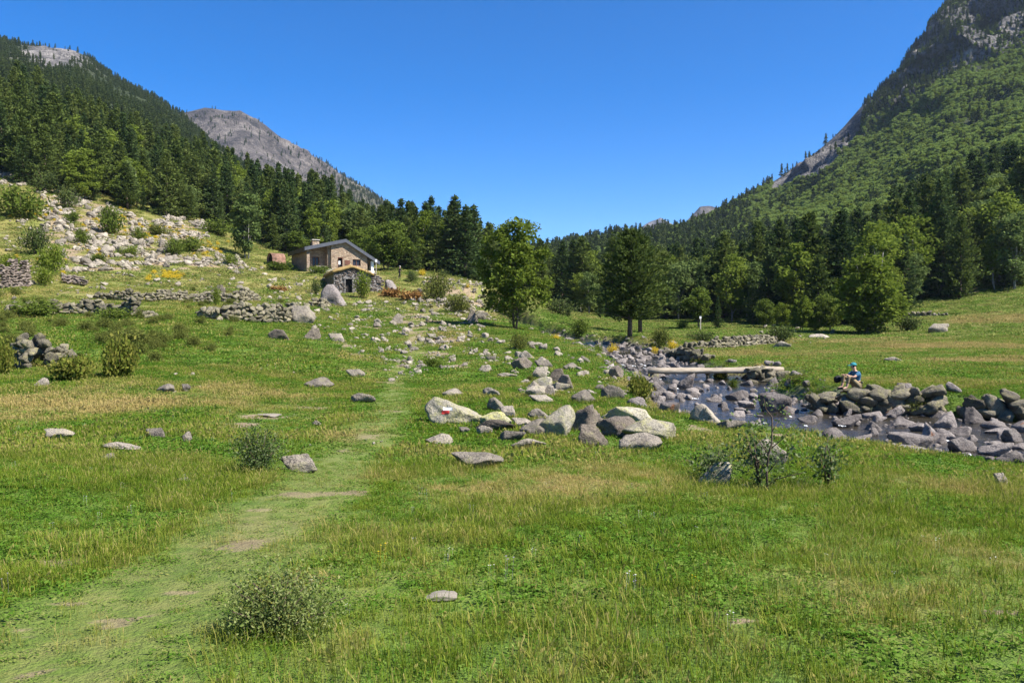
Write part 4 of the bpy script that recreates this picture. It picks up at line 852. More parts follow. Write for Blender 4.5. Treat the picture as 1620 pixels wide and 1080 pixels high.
# ---------------------------------------------------------------- dry stone walls, each stone a part
def dry_wall(label, pix, height, depth, size, rng, meshes=RK_WALL, cat='stone wall', name='stone_wall', group=None, pts=None, taper=.7, courses=None, jit=.5, floor=None, flat=.78):
    g = hit([p[0] for p in pix], [p[1] for p in pix]) if pts is None else np.array(pts, float)
    seg = np.hypot(*np.diff(g[:, :2], axis=0).T); cum = np.concatenate([[0], np.cumsum(seg)]); Ltot = cum[-1]
    root = empty(name, tuple(g[len(g) // 2]), label, cat, group); o0 = Vector(g[len(g) // 2])
    hf = (lambda s: np.interp(s / Ltot, np.linspace(0, 1, len(height)), height)) if hasattr(height, '__len__') else (lambda s: height)
    hmax = max(height) if hasattr(height, '__len__') else height; z = 0.0; cnt = 0; c = 0
    while z < hmax and cnt < 290:
        h = size * rng.uniform(.5, .8); s = rng.uniform(-.3, .3) * size
        while s < Ltot:
            w = size * rng.uniform(.65, 1.55); sc_ = min(max(s + w / 2, 0), Ltot); hh = hf(sc_) * (1 + .45 * float(fbm(sc_ / (2.6 * size), z * .3, 3.0 + Ltot, 3)))
            if z + h * .45 < hh and cnt < 290:
                x = np.interp(sc_, cum, g[:, 0]); y = np.interp(sc_, cum, g[:, 1]); k = min(np.searchsorted(cum, sc_), len(g) - 1); k = max(k, 1); an = math.atan2(g[k, 1] - g[k-1, 1], g[k, 0] - g[k-1, 0])
                zb = h1(x, y) if floor is None else floor
                for side in ((-1, 1) if depth > size * 1.2 else (0,)):
                    if side == 1 and z + h * 1.7 < hh: continue
                    off = side * (depth / 2 - size * .35) * (1 - .3 * z / max(hmax, .1)) + rng.normal(0, .05) * jit
                    o = link('stone', meshes[rng.integers(len(meshes))], root)
                    o.location = (x - math.sin(an) * off - o0.x, y + math.cos(an) * off - o0.y, zb + z + h * .42 - o0.z)
                    o.scale = (w * .57, size * .55, h * .5 / flat * rng.uniform(.7, 1.3)); o.rotation_euler = (rng.normal(0, .3), rng.normal(0, .26), an + rng.normal(0, .35) + (math.pi if rng.random() < .5 else 0)); cnt += 1
            s += w * .95
        z += h * .86; c += 1
    return root
rw = np.random.default_rng(9)
dry_wall('tall broken stone wall with squared end at the far left, beside green bushes', [(-90,462),(-40,460),(0,457),(42,455)], [1.6,1.7,1.8,2.1], .6, .36, rw, RK_RUIN, 'ruined wall', jit=.25, flat=.95)
dry_wall('long low dry stone wall left of the yellow green sapling', [(140,472),(180,474),(230,477),(290,477),(335,478)], [.25,.75,.8,.9,.85], .7, .42, rw)
dry_wall('short low dry stone wall just right of the yellow green sapling', [(345,477),(375,478),(406,476)], [.7,.95,.6], .7, .42, rw)
dry_wall('lowest tumbled stone wall half buried in weeds on the left', [(10,492),(60,497),(110,497),(160,497),(205,500),(240,503)], [.45,.7,.65,.75,1.1,.35], .8, .45, rw)
dry_wall('stout dry stone wall ending in a big rounded boulder below the hut', [(315,502),(350,507),(400,509),(445,510),(482,507)], [.5,1.25,1.25,1.15,1.0], .8, .44, rw)
dry_wall('heap of pale stones just above the stout wall in front of the hut', [(480,484),(500,487),(512,486)], [.3,.9,.4], 1.4, .5, rw, cat='stone heap', name='stone_heap')
dry_wall('pile of rounded grey stones among ferns on the left meadow', [(36,575),(60,583),(98,578)], [.7,1.15,.55], 1.0, .40, rw, RK_WALL, 'stone pile', 'stone_pile')
dry_wall('small pink stone heap beside the ruined wall', [(98,447),(118,449),(134,452)], [.6,.7,.4], .8, .35, rw, RK_RUIN, 'stone heap', 'stone_heap')
dry_wall('low retaining wall of flat stones running from behind the bridge to the juniper', [(1085,553),(1130,551),(1175,548),(1225,543)], [.5,.8,.8,.6], .5, .40, rw)
dry_wall('low stone wall in the shade at the upper edge of the right meadow', [(1400,503),(1440,502),(1500,499)], [.35,.6,.4], .6, .5, rw)
dry_wall('rough stone bank wall behind the log bridge above the stream', [(1055,566),(1075,568),(1100,571),(1125,570)], [.5,.9,.8,.4], .8, .5, rw)
dry_wall('big stone river wall with the seated man on it', None, [.45,.8,.85,.95,.9,.85,.6], 1.0, .5, rw, pts=[(10.35,27.9,0),(11.2,27.7,0),(12.0,27.5,0),(12.9,27.35,0),(13.7,27.2,0),(14.3,27.1,0)], floor=-3.08)
dry_wall('stone river wall continuing to the right picture edge', None, [.5,.7,.65,.8,.85,.8], .9, .55, rw, pts=[(14.9,26.6,0),(16,26.0,0),(17.2,25.3,0),(18.6,24.6,0),(20.5,23.8,0)], floor=-3.1)

# ---------------------------------------------------------------- the log bridge
br = empty('log_bridge', (10.55, 41.9, -2.45), 'narrow bridge of weathered logs across the stream between stone abutments', 'bridge')
t = NT('weathered_log'); co = t.coord(); mp = t.n('ShaderNodeMapping', Vector=co); mp.inputs['Scale'].default_value = (.7, 7, 7)
f = t.noise(2.5, 6, .65, mp.outputs[0]); t.color(t.ramp(f, [(.3, (.12,.092,.066)), (.5, (.30,.25,.185)), (.7, (.44,.375,.29))])); t.bump(f, .7, .03); M_LOG = t.m
for k in range(5):
    y = (k - 2) * .25; rr = random.uniform(.10, .14); pts = [(-3.35 + random.uniform(-.2,.2) + 6.75 * i / 9, y + random.uniform(-.02,.02), -.06 + .09 * i / 9 + random.uniform(-.012,.012) - .05 * math.sin(math.pi * i / 9)) for i in range(10)]
    MB().tube(pts, [rr * random.uniform(.82,1.12) for _ in pts], 9).build('log', M_LOG, br, True)
MB().box(-.35,-.2,-.5,.5,-.30,-.17).build('cross_beam', M_LOG, br); MB().tube([(-.27,-.3,-.75),(-.27,-.3,-.28)], .08, 7).tube([(-.27,.3,-.75),(-.27,.3,-.28)], .08, 7).build('support_post', M_LOG, br)
dry_wall('stacked stone abutment at the right end of the log bridge', None, [1.0,1.05,1.05,.75], 1.3, .46, rw, pts=[(11.9,40.9,0),(12.5,40.8,0),(13.1,40.8,0),(13.9,41.0,0)], floor=-3.4, cat='abutment', name='stone_abutment')
dry_wall('broad stone abutment at the left end of the log bridge', None, [.4,.55,.6], 1.3, .75, rw, pts=[(6.0,41.6,0),(6.6,41.5,0),(7.2,41.5,0)], floor=-3.05, cat='abutment', name='stone_abutment', flat=.9)

# ---------------------------------------------------------------- boulders one can point at: (u0, u1, top, foot, mesh kind, label)
def near_rock(seed, mat, **k): return rock_mesh('boulder', seed, 4, mat, **k)
BOULD = [
 (676,760,633,673,'L','big lichen covered boulder with a red and white trail mark'),(752,815,667,684,'D','flat brown slab in front of the yellow lichen rock'),(760,806,654,676,'Y','yellow lichen rock right of the trail mark boulder'),
 (811,840,665,677,'R','small angular rock between the slab and the big boulder cluster'),(836,873,649,665,'R','rock at the left shoulder of the big boulder cluster'),(850,910,646,691,'L','tall pointed lichen boulder at the left of the big cluster'),
 (825,880,667,690,'R','low boulder forming the left foot of the big cluster'),(893,966,641,683,'D','broad dark brown boulder in the middle of the big cluster'),(956,1031,644,668,'L','rounded lichen boulder at the back right of the cluster'),
 (914,967,675,706,'D','small half dark boulder leaning out in front of the cluster'),(950,1018,663,692,'D','dark hollowed slab on the right of the cluster'),(990,1075,665,698,'L','long pale boulder at the right end of the cluster'),(986,1047,689,714,'R','low pale rock sunk in grass before the right cluster'),
 (717,794,720,743,'R','flat pale rock alone in the meadow in front of the marked boulder'),(672,714,690,703,'R','thin white rock in grass left in front of the marked boulder'),(789,831,683,699,'R','rounded pale rock in grass under the brown slab'),(811,862,697,712,'R','flat pale rock lying before the big boulder cluster'),
 (755,778,676,688,'R','small stone at the foot of the brown slab'),(726,742,679,686,'R','tiny pale stone under the marked boulder'),(771,801,631,650,'R','pale block standing behind the yellow lichen rock'),(790,817,645,660,'R','smaller pale block touching the block behind it'),
 (700,731,617,628,'R','pale stone in the grass behind the marked boulder'),(764,790,615,627,'R','low pale stone in the middle of the meadow'),(831,863,613,627,'R','dark sided stone at the foot of the stone group'),(855,878,611,626,'R','leaning pale stone in the stone group'),(872,900,606,620,'R','flat leaning stone in the upper stone group'),
 (884,908,595,618,'D','round brown boulder at the right of the stone group'),(833,873,598,617,'L','broad boulder at the left of the stone group'),(842,866,582,600,'R','pale split boulder at the top of the stone group'),(864,893,586,606,'D','dark sided boulder at the top of the stone group'),(839,873,627,637,'R','long flat white stone below the stone group'),
 (906,941,620,638,'R','pale rock right of the long flat white stone'),(954,987,611,631,'R','pale broken rock at the foot of the tall tan grass'),(810,841,567,586,'D','pointed grey boulder near the middle of the valley floor'),(822,846,556,568,'R','rock pair on the grass bank below the birch'),(847,874,571,583,'R','pale flat rock left of the stream head'),
 (892,914,576,586,'R','small pale rock near the stream head'),(788,818,590,598,'R','long flat stone left of the stone group'),(965,987,580,599,'D','round brown boulder at the left end of the bridge'),(1097,1144,642,671,'R','tilted pale boulder on the near stream bank'),(1140,1178,666,681,'R','low pale rock on the near bank by the water'),
 (1190,1248,696,742,'R','white topped boulder behind the thorny sprigs'),(1113,1158,734,769,'L','pale rounded boulder left of the thorny sprigs'),(63,104,682,697,'R','rounded rock in the left meadow grass'),(159,214,702,714,'R','long flat white stone in the left meadow'),(227,258,681,694,'R','small peaked white stone in the left meadow'),
 (287,301,687,699,'R','little upright white stone in the left meadow'),(244,271,610,621,'R','small tan rock in the dry grass on the left'),(286,299,610,619,'R','little grey stone in the dry grass on the left'),(50,72,600,612,'R','tan stone below the grey stone pile'),(441,496,724,747,'R','long white stone at the right foot of the yellow flowered shrub'),
 (481,522,600,614,'R','pale long stone in the meadow left of the trail'),(555,590,624,637,'R','small peaked stone beside the trail'),(548,575,586,598,'R','stone beside the trail at its first bend'),(494,508,668,675,'R','small flat stone near the bare earth patch'),(673,720,928,952,'W','flat whitish stone sunk in the foreground grass'),
 (280,300,750,762,'W','broken whitish stone by the left turf edge'),(503,546,452,483,'D2','huge pink grey boulder leaning in front of the stone hut'),(455,492,486,512,'R','rounded boulder ending the stout dry wall'),(478,503,520,538,'D','dark split rock below the stout dry wall'),(518,543,528,541,'R','pale flat rock below the stout dry wall'),
 (423,455,523,538,'D','grey rock at the left of the rocks below the wall'),(737,757,488,510,'D','dark upright rock casting shade left of the lone birch'),(752,771,495,507,'R','pale slab at the foot of the dark upright rock'),(330,352,452,464,'D','small dark rock above the low dry wall'),(609,628,444,460,'P','pink grey boulder right of the stone hut'),
 (657,668,457,468,'D','grey boulder under the olive bush'),(698,707,471,480,'R','white boulder at the right foot of the olive bush'),(706,722,476,488,'R','pale long boulder below the olive bush'),(616,636,497,511,'R','pale rock on the slope under the hut'),(1160,1187,542,548,'R','pale rock beside the retaining wall'),
 (1225,1252,540,551,'R','pale flat rock at the end of the retaining wall'),(1285,1313,529,536,'R','flat rock under the yellow green bushes'),(1472,1502,513,526,'R','pale rock ledge on the right meadow'),(1405,1435,566,573,'R','thin stone in the right meadow behind the seated man'),(1577,1594,753,770,'R','small tan stone in the grass at the right edge'),
 (158,178,722,731,'R','small flat stone among the left meadow grass'),(405,440,650,660,'W','whitish rock slab bared in the worn earth')]
MATS = {'L': M_ROCK, 'D': M_ROCKD, 'Y': M_LICHEN, 'R': M_ROCKG, 'W': plain('white_quartz', (.20,.175,.14), .9, .3, 9), 'D2': None, 'P': rock_material('granite_pink', (.33,.285,.26), (.22,.19,.175), (.35,.33,.25), .3, .5)}
MATS['D2'] = MATS['P']
POOL = {k: [rock_mesh('boulder', 500 + 10 * i + j, 4, m, planes=11 + j, sharp=24 + 6 * j, rough=.09) for j in range(5)] for i, (k, m) in enumerate(MATS.items())}
marked = None; rb = np.random.default_rng(31)
for n, (u0, u1, v0, v1, kd, lb) in enumerate(BOULD):
    g = hit1((u0 + u1) / 2, v1); d = g.y; wv_ = (u1 - u0) * d / F; hv = (v1 - v0) * d / F
    dep = wv_ * rb.uniform(.6, .85); k = math.hypot(d, g.z) and abs(g.z) / d
    hvis = max(hv - dep * .5 * k, hv * .6)
    sink = .37 if kd != 'W' else .42; hz = hvis / (2 * (1 - sink)) * (.4 if kd == 'W' else 1.06); wv_ *= 1.1; p = Vector((g.x, g.y + dep * .42, 0)); p.z = h1(p.x, p.y) * .5 + g.z * .5 + (.05 if kd != 'W' else .02)
    me = POOL[kd][n % 5]; a = rb.uniform(-.25, .25) + (math.pi if rb.random() < .5 else 0)
    o = put_rock('boulder', me, p, wv_ / 2 * 1.03, dep / 2, hz, a, (rb.normal(0, .05), rb.normal(0, .05)), sink=sink); tag(o, lb, 'boulder')
    if marked is None: marked = o
N_NAMED = len(BOULD)

# red over white trail mark painted on the big boulder: thin sheets that follow the stone
bpy.context.view_layer.update()
def painted(u0, u1, v0, v1, name, mat, nu=9, nv=6, lift=.004):
    Mi = marked.matrix_world.inverted(); V = []
    for i in range(nu):
        for j in range(nv):
            rr = Vector(ray(u0 + (u1 - u0) * i / (nu - 1) + random.uniform(-.4,.4), v0 + (v1 - v0) * j / (nv - 1) + random.uniform(-.3,.3))); o_ = Mi @ Vector((0, 0, 0)); dd = (Mi.to_3x3() @ rr).normalized()
            ok, loc, nor, _ = marked.ray_cast(o_, dd)
            if not ok: return None
            wn_ = (Mi.to_3x3().transposed() @ nor).normalized(); V.append(Mi @ (marked.matrix_world @ loc + wn_ * lift))
    Q = [(i * nv + j, i * nv + j + 1, (i + 1) * nv + j + 1, (i + 1) * nv + j) for i in range(nu - 1) for j in range(nv - 1)]
    return link(name, mesh_np(name, V, Q, None, [mat], True), marked)
painted(701, 716, 644, 649.2, 'white_mark', plain('trail_white', (.75,.73,.70), .8, .15, 12)); painted(699, 711, 649.6, 654.5, 'red_mark', plain('trail_red', (.55,.045,.035), .75, .2, 12))

# ---------------------------------------------------------------- scattered stones: the 200 largest as objects, the rest one mass
ZONES = [ # polygon of the place as seen, how many, sizes in photo pixels, where
 ([(60,300),(130,305),(235,350),(240,400),(150,405),(70,380)], 640, 4, 16, 'the upper left scree below the wood'),([(0,262),(45,270),(62,292),(0,298)], 190, 4, 12, 'the highest scree patch at the left wood edge'),
 ([(95,375),(270,385),(300,422),(100,432)], 480, 4, 19, 'the middle of the left scree'),([(238,332),(320,350),(332,382),(250,386)], 430, 4, 12, 'the scree tongue under the pale tree'),
 ([(300,385),(420,425),(380,434),(280,424)], 230, 4, 14, 'the scree edge left of the rusty tank'),([(0,420),(440,432),(500,490),(250,480),(0,490)], 210, 4, 13, 'the grass around the old field walls'),
 ([(560,480),(700,470),(805,565),(620,605),(540,545)], 560, 4, 15, 'the stony slope beside the upper trail'),([(640,425),(760,448),(800,505),(760,525),(690,482)], 240, 4, 13, 'the stony ground behind the olive bush'),
 ([(770,535),(965,560),(985,625),(820,625),(740,575)], 150, 5, 22, 'the stony flat left of the stream'),([(830,520),(965,530),(950,562)], 70, 4, 10, 'the bank between the lone birch and the pines'),
 ([(440,470),(560,500),(560,562),(470,532)], 80, 4, 13, 'the grass below the stone hut'),([(0,540),(600,590),(560,640),(200,640),(0,600)], 34, 4, 10, 'the left meadow'),([(20,310),(110,330),(110,420),(0,420)], 130, 4, 12, 'the bushy stones at the far left'),
 ([(930,540),(1060,545),(1000,562)], 60, 5, 13, 'the bank under the pair of pines'),([(1180,515),(1330,520),(1300,545),(1180,545)], 40, 4, 11, 'the grass under the mixed wood'),([(1000,640),(1200,665),(1180,690),(1060,665)], 12, 5, 12, 'the near stream bank'),([(400,640),(700,660),(640,720),(420,730)], 12, 4, 9, 'the trodden grass of the trail'),([(420,430),(520,440),(510,475),(420,465)], 40, 4, 14, 'the grass left of the stone hut')]
SU, SV_, SS, SZ = [], [], [], []
for zi, (poly, n, a, b, where) in enumerate(ZONES):
    pu = np.array(poly, float); u = rb.uniform(pu[:, 0].min(), pu[:, 0].max(), n * 6); v = rb.uniform(pu[:, 1].min(), pu[:, 1].max(), n * 6); k = in_poly(u, v, poly)
    cl = fbm(u / 28, v / 9, zi * 3.3, 3) > -.02 if n > 100 else np.ones(len(u), bool); k &= cl; u, v = u[k][:n], v[k][:n]
    SU.append(u); SV_.append(v); SS.append(a + (b - a) * rb.random(len(u)) ** 3.2); SZ += [zi] * len(u)
SU, SV_, SS, SZ = np.concatenate(SU), np.concatenate(SV_), np.concatenate(SS), np.array(SZ)
SP = hit(SU, SV_); SD = SP[:, 1]; SW = SS * SD / F
okd = (stream_near(SP[:, 0], SP[:, 1])[0] > 2.2); order = [i for i in np.argsort(-SS) if okd[i]]
hc, sc_ = math.cos(TH), math.sin(TH)
def blocked(x, y):
    lx = (x - HB.x) * hc + (y - HB.y) * sc_; ly = -(x - HB.x) * sc_ + (y - HB.y) * hc; a = (lx > -5.6) & (lx < 5.6) & (ly > -1.3) & (ly < 9.6)
    c2, s2 = math.cos(R(22)), math.sin(R(22)); mx = (x - GB.x) * c2 + (y - GB.y) * s2; my = -(x - GB.x) * s2 + (y - GB.y) * c2; return a | ((mx > -2) & (mx < 4.1) & (my > -.5) & (my < 5.5))
order = [i for i in order if not blocked(SP[i, 0], SP[i, 1])]
IND = order[:210]
SIZEW = lambda s: 'large' if s > 14.5 else 'mid sized' if s > 11 else 'small'
for i in IND:
    me = (RK_SMALL + RK_SLAB)[int(rb.integers(16))]; w2 = SW[i] / 2; rz = rb.uniform(0, 6.28); p = SP[i]
    o = put_rock('boulder', me, p, w2, w2 * rb.uniform(.6, .95), w2 * rb.uniform(.5, .95), rz, (rb.normal(0, .2), rb.normal(0, .2)), sink=.33)
    pz = np.array(ZONES[SZ[i]][0], float).mean(0); side = ('upper ' if SV_[i] < pz[1] else 'lower ') + ('left' if SU[i] < pz[0] else 'right')
    shp = ('flat ' if o.scale[2] < .6 * w2 else 'tall ' if o.scale[2] > .85 * w2 else 'blocky '); lb = f"{SIZEW(SS[i])} {shp}stone, {side} part of {ZONES[SZ[i]][4]}"; tag(o, lb, 'stone', lb)
rest = np.array(order[210:]); SRC_R = [next(o for o in SC.objects if o.type == 'MESH' and o.data == m) for m in RK_SMALL if any(o.data == m for o in SC.objects)]
def rock_mass(name, pts, hw, srcs, label, zr=(.5, .9), sink=.28):
    n = len(pts); hz = hw * rb.uniform(zr[0], zr[1], n); q = np.array(pts, float); q[:, 2] += hz * (1 - 2 * sink)
    return scatter(name, q, np.stack([hw, hw * rb.uniform(.6, 1, n), hz], 1), np.stack([rb.normal(0, .25, n), rb.normal(0, .25, n), rb.uniform(0, 6.28, n)], 1), rb.integers(0, len(srcs), n), np.zeros(n), srcs, label, 'stones')
rock_mass('scree_stones', SP[rest], SW[rest] / 2, SRC_R, 'countless smaller stones strewn over the left slope and stream flats')

# ---------------------------------------------------------------- rocks of the stream
RIV = [(1207,1259,621,653,'big pyramid shaped grey rock standing in the stream'),(1320,1368,634,655,'grey rounded rock midstream before the seated man'),(1322,1363,653,676,'grey rock with an orange lichen spot midstream'),(1477,1522,649,678,'rounded dark rock in the right part of the stream'),(1528,1567,642,671,'peaked grey rock near the right river wall'),
 (1456,1501,668,697,'blocky grey boulder on the near side of the stream'),(1508,1548,674,691,'flat topped boulder on the near side at the right'),(1418,1485,683,716,'large sloping grey slab at the near water edge'),(1505,1551,689,716,'brown streaked block at the near water edge'),(1557,1607,695,723,'long sloping boulder at the right edge of the stream'),
 (1559,1616,673,688,'long low grey rock at the right edge'),(1370,1401,666,683,'small rounded rock in the middle of the stream'),(1404,1458,660,678,'broad low rock in the middle of the stream'),(1266,1298,656,670,'flat grey rock breaking the open water'),(1402,1476,702,724,'wide flat ledge of rock at the near bank'),
 (1036,1058,610,627,'brown round rock left of the open water'),(1075,1102,590,616,'dark peaked rock under the log bridge'),(1150,1186,615,634,'pale flat boulder near the bridge abutment'),(1030,1058,624,642,'rounded brown rock on the left water edge'),(1060,1082,640,656,'grey rock at the left water edge below the bridge'),
 (1118,1150,627,636,'flat rock lying low in the open water'),(1170,1198,634,646,'white rock left of the pyramid shaped rock'),(1590,1620,640,660,'square dark block at the right picture edge'),(1350,1380,685,700,'brown flat rock near the grassy bank'),(1600,1640,720,740,'dark flat rock at the lower right water edge')]
RIVB = [rock_mesh('river_rock', 700 + i, 4, M_RIVER, planes=9 + i % 4, sharp=30, rough=.09) for i in range(7)]
rvp = []
for n, (u0, u1, v0, v1, lb) in enumerate(RIV):
    uc = (u0 + u1) / 2; rr = ray(uc, v1); zg = -3.13; d = zg / rr[2] * rr[1]
    for _ in range(6): x, y = rr[0] / rr[1] * d, d; zg = max(float(stream_near(np.array([x]), np.array([y]))[2][0]) - .02, h1(x, y)); d = min(zg / rr[2] * rr[1], 60)
    wv_ = (u1 - u0) * d / F; hv = (v1 - v0) * d / F; dep = wv_ * .75; p = Vector((x, y + dep * .4, zg)); rvp.append((p.x, p.y, wv_ / 2))
    hvis = max(hv - dep * .5 * abs(zg) / d, .55 * hv); hz = hvis / (2 * .62); tag(put_rock('river_rock', RIVB[n % 7], p, wv_ / 2, dep / 2, hz, rb.uniform(-.4, .4), (rb.normal(0, .06), rb.normal(0, .06)), sink=.38), lb, 'rock')
m = 5200; k = rb.integers(0, len(tt), m); o_ = np.clip(rb.normal(0, .75, m), -1.25, 1.25)
bx = sx[k] + px_[k] * o_ * (sw[k] + .5); by = sy[k] + py_[k] * o_ * (sw[k] + .5); bz = np.maximum(sz[k] - .05, H(bx, by)); keep = (by > 12) & (by < 75) & (bx < .72 * by + 4)
dens = np.where(by > 47, 1.0, np.where(by > 33, .40, np.where(bx > 10.5, 1.0, .38))) ; dens = np.where(np.abs(o_) > .75, np.maximum(dens, .8), dens); keep &= rb.random(m) < dens
bx, by, bz = bx[keep], by[keep], bz[keep]; bs = .06 + .37 * rb.random(len(bx)) ** 4.0; bs *= np.where(by > 45, .85, 1.0)
for (x, y, w2) in rvp: near = np.hypot(bx - x, by - y) < w2 * .9; bs = np.where(near, np.minimum(bs, .09), bs)
order = np.argsort(-bs / by); acc = []
for i in order:
    if all((bx[i] - bx[j]) ** 2 + (by[i] - by[j]) ** 2 > (.62 * (bs[i] + bs[j])) ** 2 for j in acc): acc.append(i)
    if len(acc) > 1500: break
def riv_where_old(x, y): return 'in the rocky stream above the log bridge' if y > 43 else 'in the open water below the log bridge' if y > 30 else 'in the wide rocky reach of the stream at the right'
def riv_where(x, y, s):
    d, hw, _ = stream_near(np.array([x]), np.array([y])); cx = np.interp(-y, -sy[::-1] if sy[0] < sy[-1] else -sy, sx[::-1] if sy[0] < sy[-1] else sx)
    m = 'in midstream' if d[0] < .55 * hw[0] else 'at the near or left margin' if x < cx else 'at the far or right margin'
    return ('large ' if s > .36 else 'mid sized ' if s > .22 else 'small ') + 'grey rock ' + m + (' near the yellow broom' if y > 56 else ' just above the log bridge' if y > 43 else ' under the log bridge' if y > 39 else ' just below the log bridge' if y > 31 else ' by the pyramid shaped rock' if x < 10.2 else ' below the big river wall' if x < 14 else ' toward the right edge')
for i in acc[:255]:
    o = put_rock('river_rock', RK_RIVER[int(rb.integers(14))], (bx[i], by[i], bz[i]), bs[i], bs[i] * rb.uniform(.6, .95), bs[i] * rb.uniform(.5, .9), rb.uniform(0, 6.28), (rb.normal(0, .18), rb.normal(0, .18)), sink=.34)
    lb = riv_where(bx[i], by[i], bs[i]); tag(o, lb, 'rock', lb)
ri = np.array(acc[255:]); SRC_V = [next(o for o in SC.objects if o.type == 'MESH' and o.data == mm) for mm in RK_RIVER if any(o.data == mm for o in SC.objects)]
rock_mass('river_cobbles', np.stack([bx[ri], by[ri], bz[ri]], 1), bs[ri], SRC_V, 'smaller cobbles filling the stream bed', (.4, .75), .22)
# pebbles along the margins
m = 5000; k = rb.integers(0, len(tt), m); sd = np.where(rb.random(m) < .5, -1, 1) * rb.uniform(.65, 1.1, m); qx = sx[k] + px_[k] * sd * (sw[k] + .4); qy = sy[k] + py_[k] * sd * (sw[k] + .4); kp = (qy > 12) & (qy < 70) & (qx < .75 * qy + 4); qx, qy = qx[kp], qy[kp]
rock_mass('stream_pebbles', np.stack([qx, qy, np.maximum(H(qx, qy), -3.2)], 1), .03 + .07 * rb.random(len(qx)) ** 2, SRC_V, 'pebbles along the stream margins', (.4, .7), .2)
# white water where the stream drops between rocks
t = NT('foam'); t.color(t.ramp(t.noise(12, 5, .7, t.n('ShaderNodeNewGeometry').outputs['Position']), [(.35, (.35,.36,.36)), (.6, (.82,.83,.83))])); t.p.inputs['Roughness'].default_value = .5; M_FOAM = t.m
fm = MB()
for (u, v, wu, dv) in [(1035,592,5,4),(1043,600,8,3),(1038,606,6,3),(1072,616,9,2),(1062,627,14,1.6),(1088,628,10,1.4),(1100,632,8,1.2),(1140,634,6,1),(1250,661,5,1),(1275,676,8,1.2),(1340,705,10,2),(1365,700,8,2),(1350,712,10,2.4),(1385,708,8,2),(1535,722,10,2),(1210,672,8,1),(1000,575,8,2),(1015,570,7,2),(1022,582,6,2),(985,572,5,2),(1330,676,8,1.2),(1420,690,6,1.2),(1500,700,7,1.4),(1295,690,9,1.4),(1310,697,9,1.6),(1265,684,8,1)]:
    rr = ray(u, v); d = -3.1 / rr[2] * rr[1]
    for _ in range(6): x, y = rr[0] / rr[1] * d, d; zg = float(stream_near(np.array([x]), np.array([y]))[2][0]); d = min(zg / rr[2] * rr[1], 65)
    a = wu * d / F * .5; b = max(.12, dv * d * d / F / abs(zg) * .5)
    for q in range(10):
        cx, cy = x + random.gauss(0, a * .5), y + random.gauss(0, b * .5); s = random.uniform(.25, .6); n = 7
        ring = [(cx + a * s * .6 * math.cos(6.28 * i / n) * random.uniform(.6, 1.3), cy + b * s * .5 * math.sin(6.28 * i / n) * random.uniform(.6, 1.3), zg + .035 + random.uniform(0, .02)) for i in range(n)]
        fm.add([(cx, cy, zg + .075)] + ring, [], [(0, i + 1, (i + 1) % n + 1) for i in range(n)])
tag(fm.build('white_water', M_FOAM, None, True), 'white water where the stream tumbles between rocks', 'foam', kind='stuff')
# ---------------------------------------------------------------- single trees and bushes
def px_tree(name, pair, h0, u, v, hpx, label, cat='tree', wide=1.0, rz=None):
    g = hit1(u, v); h = hpx * g.y / F; return tree(name, pair, g - Vector((0, 0, .05)), h / h0, random.uniform(0, 6.28) if rz is None else rz, label, cat, None, wide)
LONE = broadleaf(301, 8.4, 2.75, 4.0, 4.5, M_BIRCH, 120, 9500, .24, M_BARK, 'oval', 2, .16)
px_tree('birch_tree', LONE, 8.4, 814, 522, 178, 'lone leafy green birch on the stony slope in the middle of the valley', wide=1.0)
NEARP = [conifer(311 + i, 10.0, 2.7 - .2 * i, M_PINE, 'pine', 34, 12, 22, .30, .17) for i in range(2)]
px_tree('pine_tree', NEARP[0], 10.0, 996, 534, 168, 'taller bushy pine of the pair standing by the stream head', 'conifer', 1.2)
px_tree('pine_tree', NEARP[1], 10.0, 1013, 527, 150, 'second bushy pine half behind its taller twin by the stream head', 'conifer', 1.2)
BIGB = broadleaf(321, 12.0, 4.0, 5.6, 5.9, M_BIRCH, 120, 9000, .33, M_BIRCHBARK, 'cone', 2, .16)
px_tree('birch_tree', BIGB, 12.0, 1375, 527, 172, 'big bushy green birch at the edge of the right meadow', wide=1.25)
ROUND = broadleaf(331, 5.0, 1.75, 2.0, 2.8, M_BUSH, 60, 4200, .24, M_BARK, 'oval', 1, .22, .02)
px_tree('small_tree', ROUND, 5.0, 1105, 520, 70, 'small round dark green tree on the turf beside a pale post')
SAP = broadleaf(341, 6.0, 1.6, 2.7, 3.2, M_WILLOW, 60, 3600, .26, M_BIRCHBARK, 'oval', 2, .22)
PAL = broadleaf(351, 8.0, 2.6, 3.6, 4.2, M_WILLOW, 90, 6000, .30, M_BIRCHBARK, 'cone', 2, .18)
GRN = broadleaf(361, 8.0, 2.6, 3.6, 4.3, M_YELLOWLEAF, 80, 5000, .30, M_BARK, 'oval', 2, .18)
LGT = broadleaf(366, 8.0, 2.6, 3.6, 4.3, M_BIRCH, 80, 5000, .30, M_BARK, 'oval', 2, .18)
DKB = broadleaf(371, 7.0, 3.0, 3.2, 3.7, M_BUSH, 80, 5000, .30, M_BARK, 'oval', 2, .2)
px_tree('birch_tree', LGT, 8.0, 132, 318, 84, 'bright green rounded tree at the left wood edge above the scree', wide=1.1)
px_tree('birch_tree', PAL, 8.0, 205, 328, 80, 'pale grey green conical tree at the left wood edge', wide=.9)
px_tree('birch_tree', SAP, 6.0, 392, 410, 106, 'thin pale young birch on the scree left of the rusty drum', wide=.95)
px_tree('pine_tree', PINES[2], 14.0, 247, 334, 34, 'little bright pine at the head of the scree tongue', 'conifer', 1.2)
px_tree('leafy_tree', DKB, 7.0, 612, 428, 84, 'wide olive green leafy tree just right of the stone house', wide=1.2)
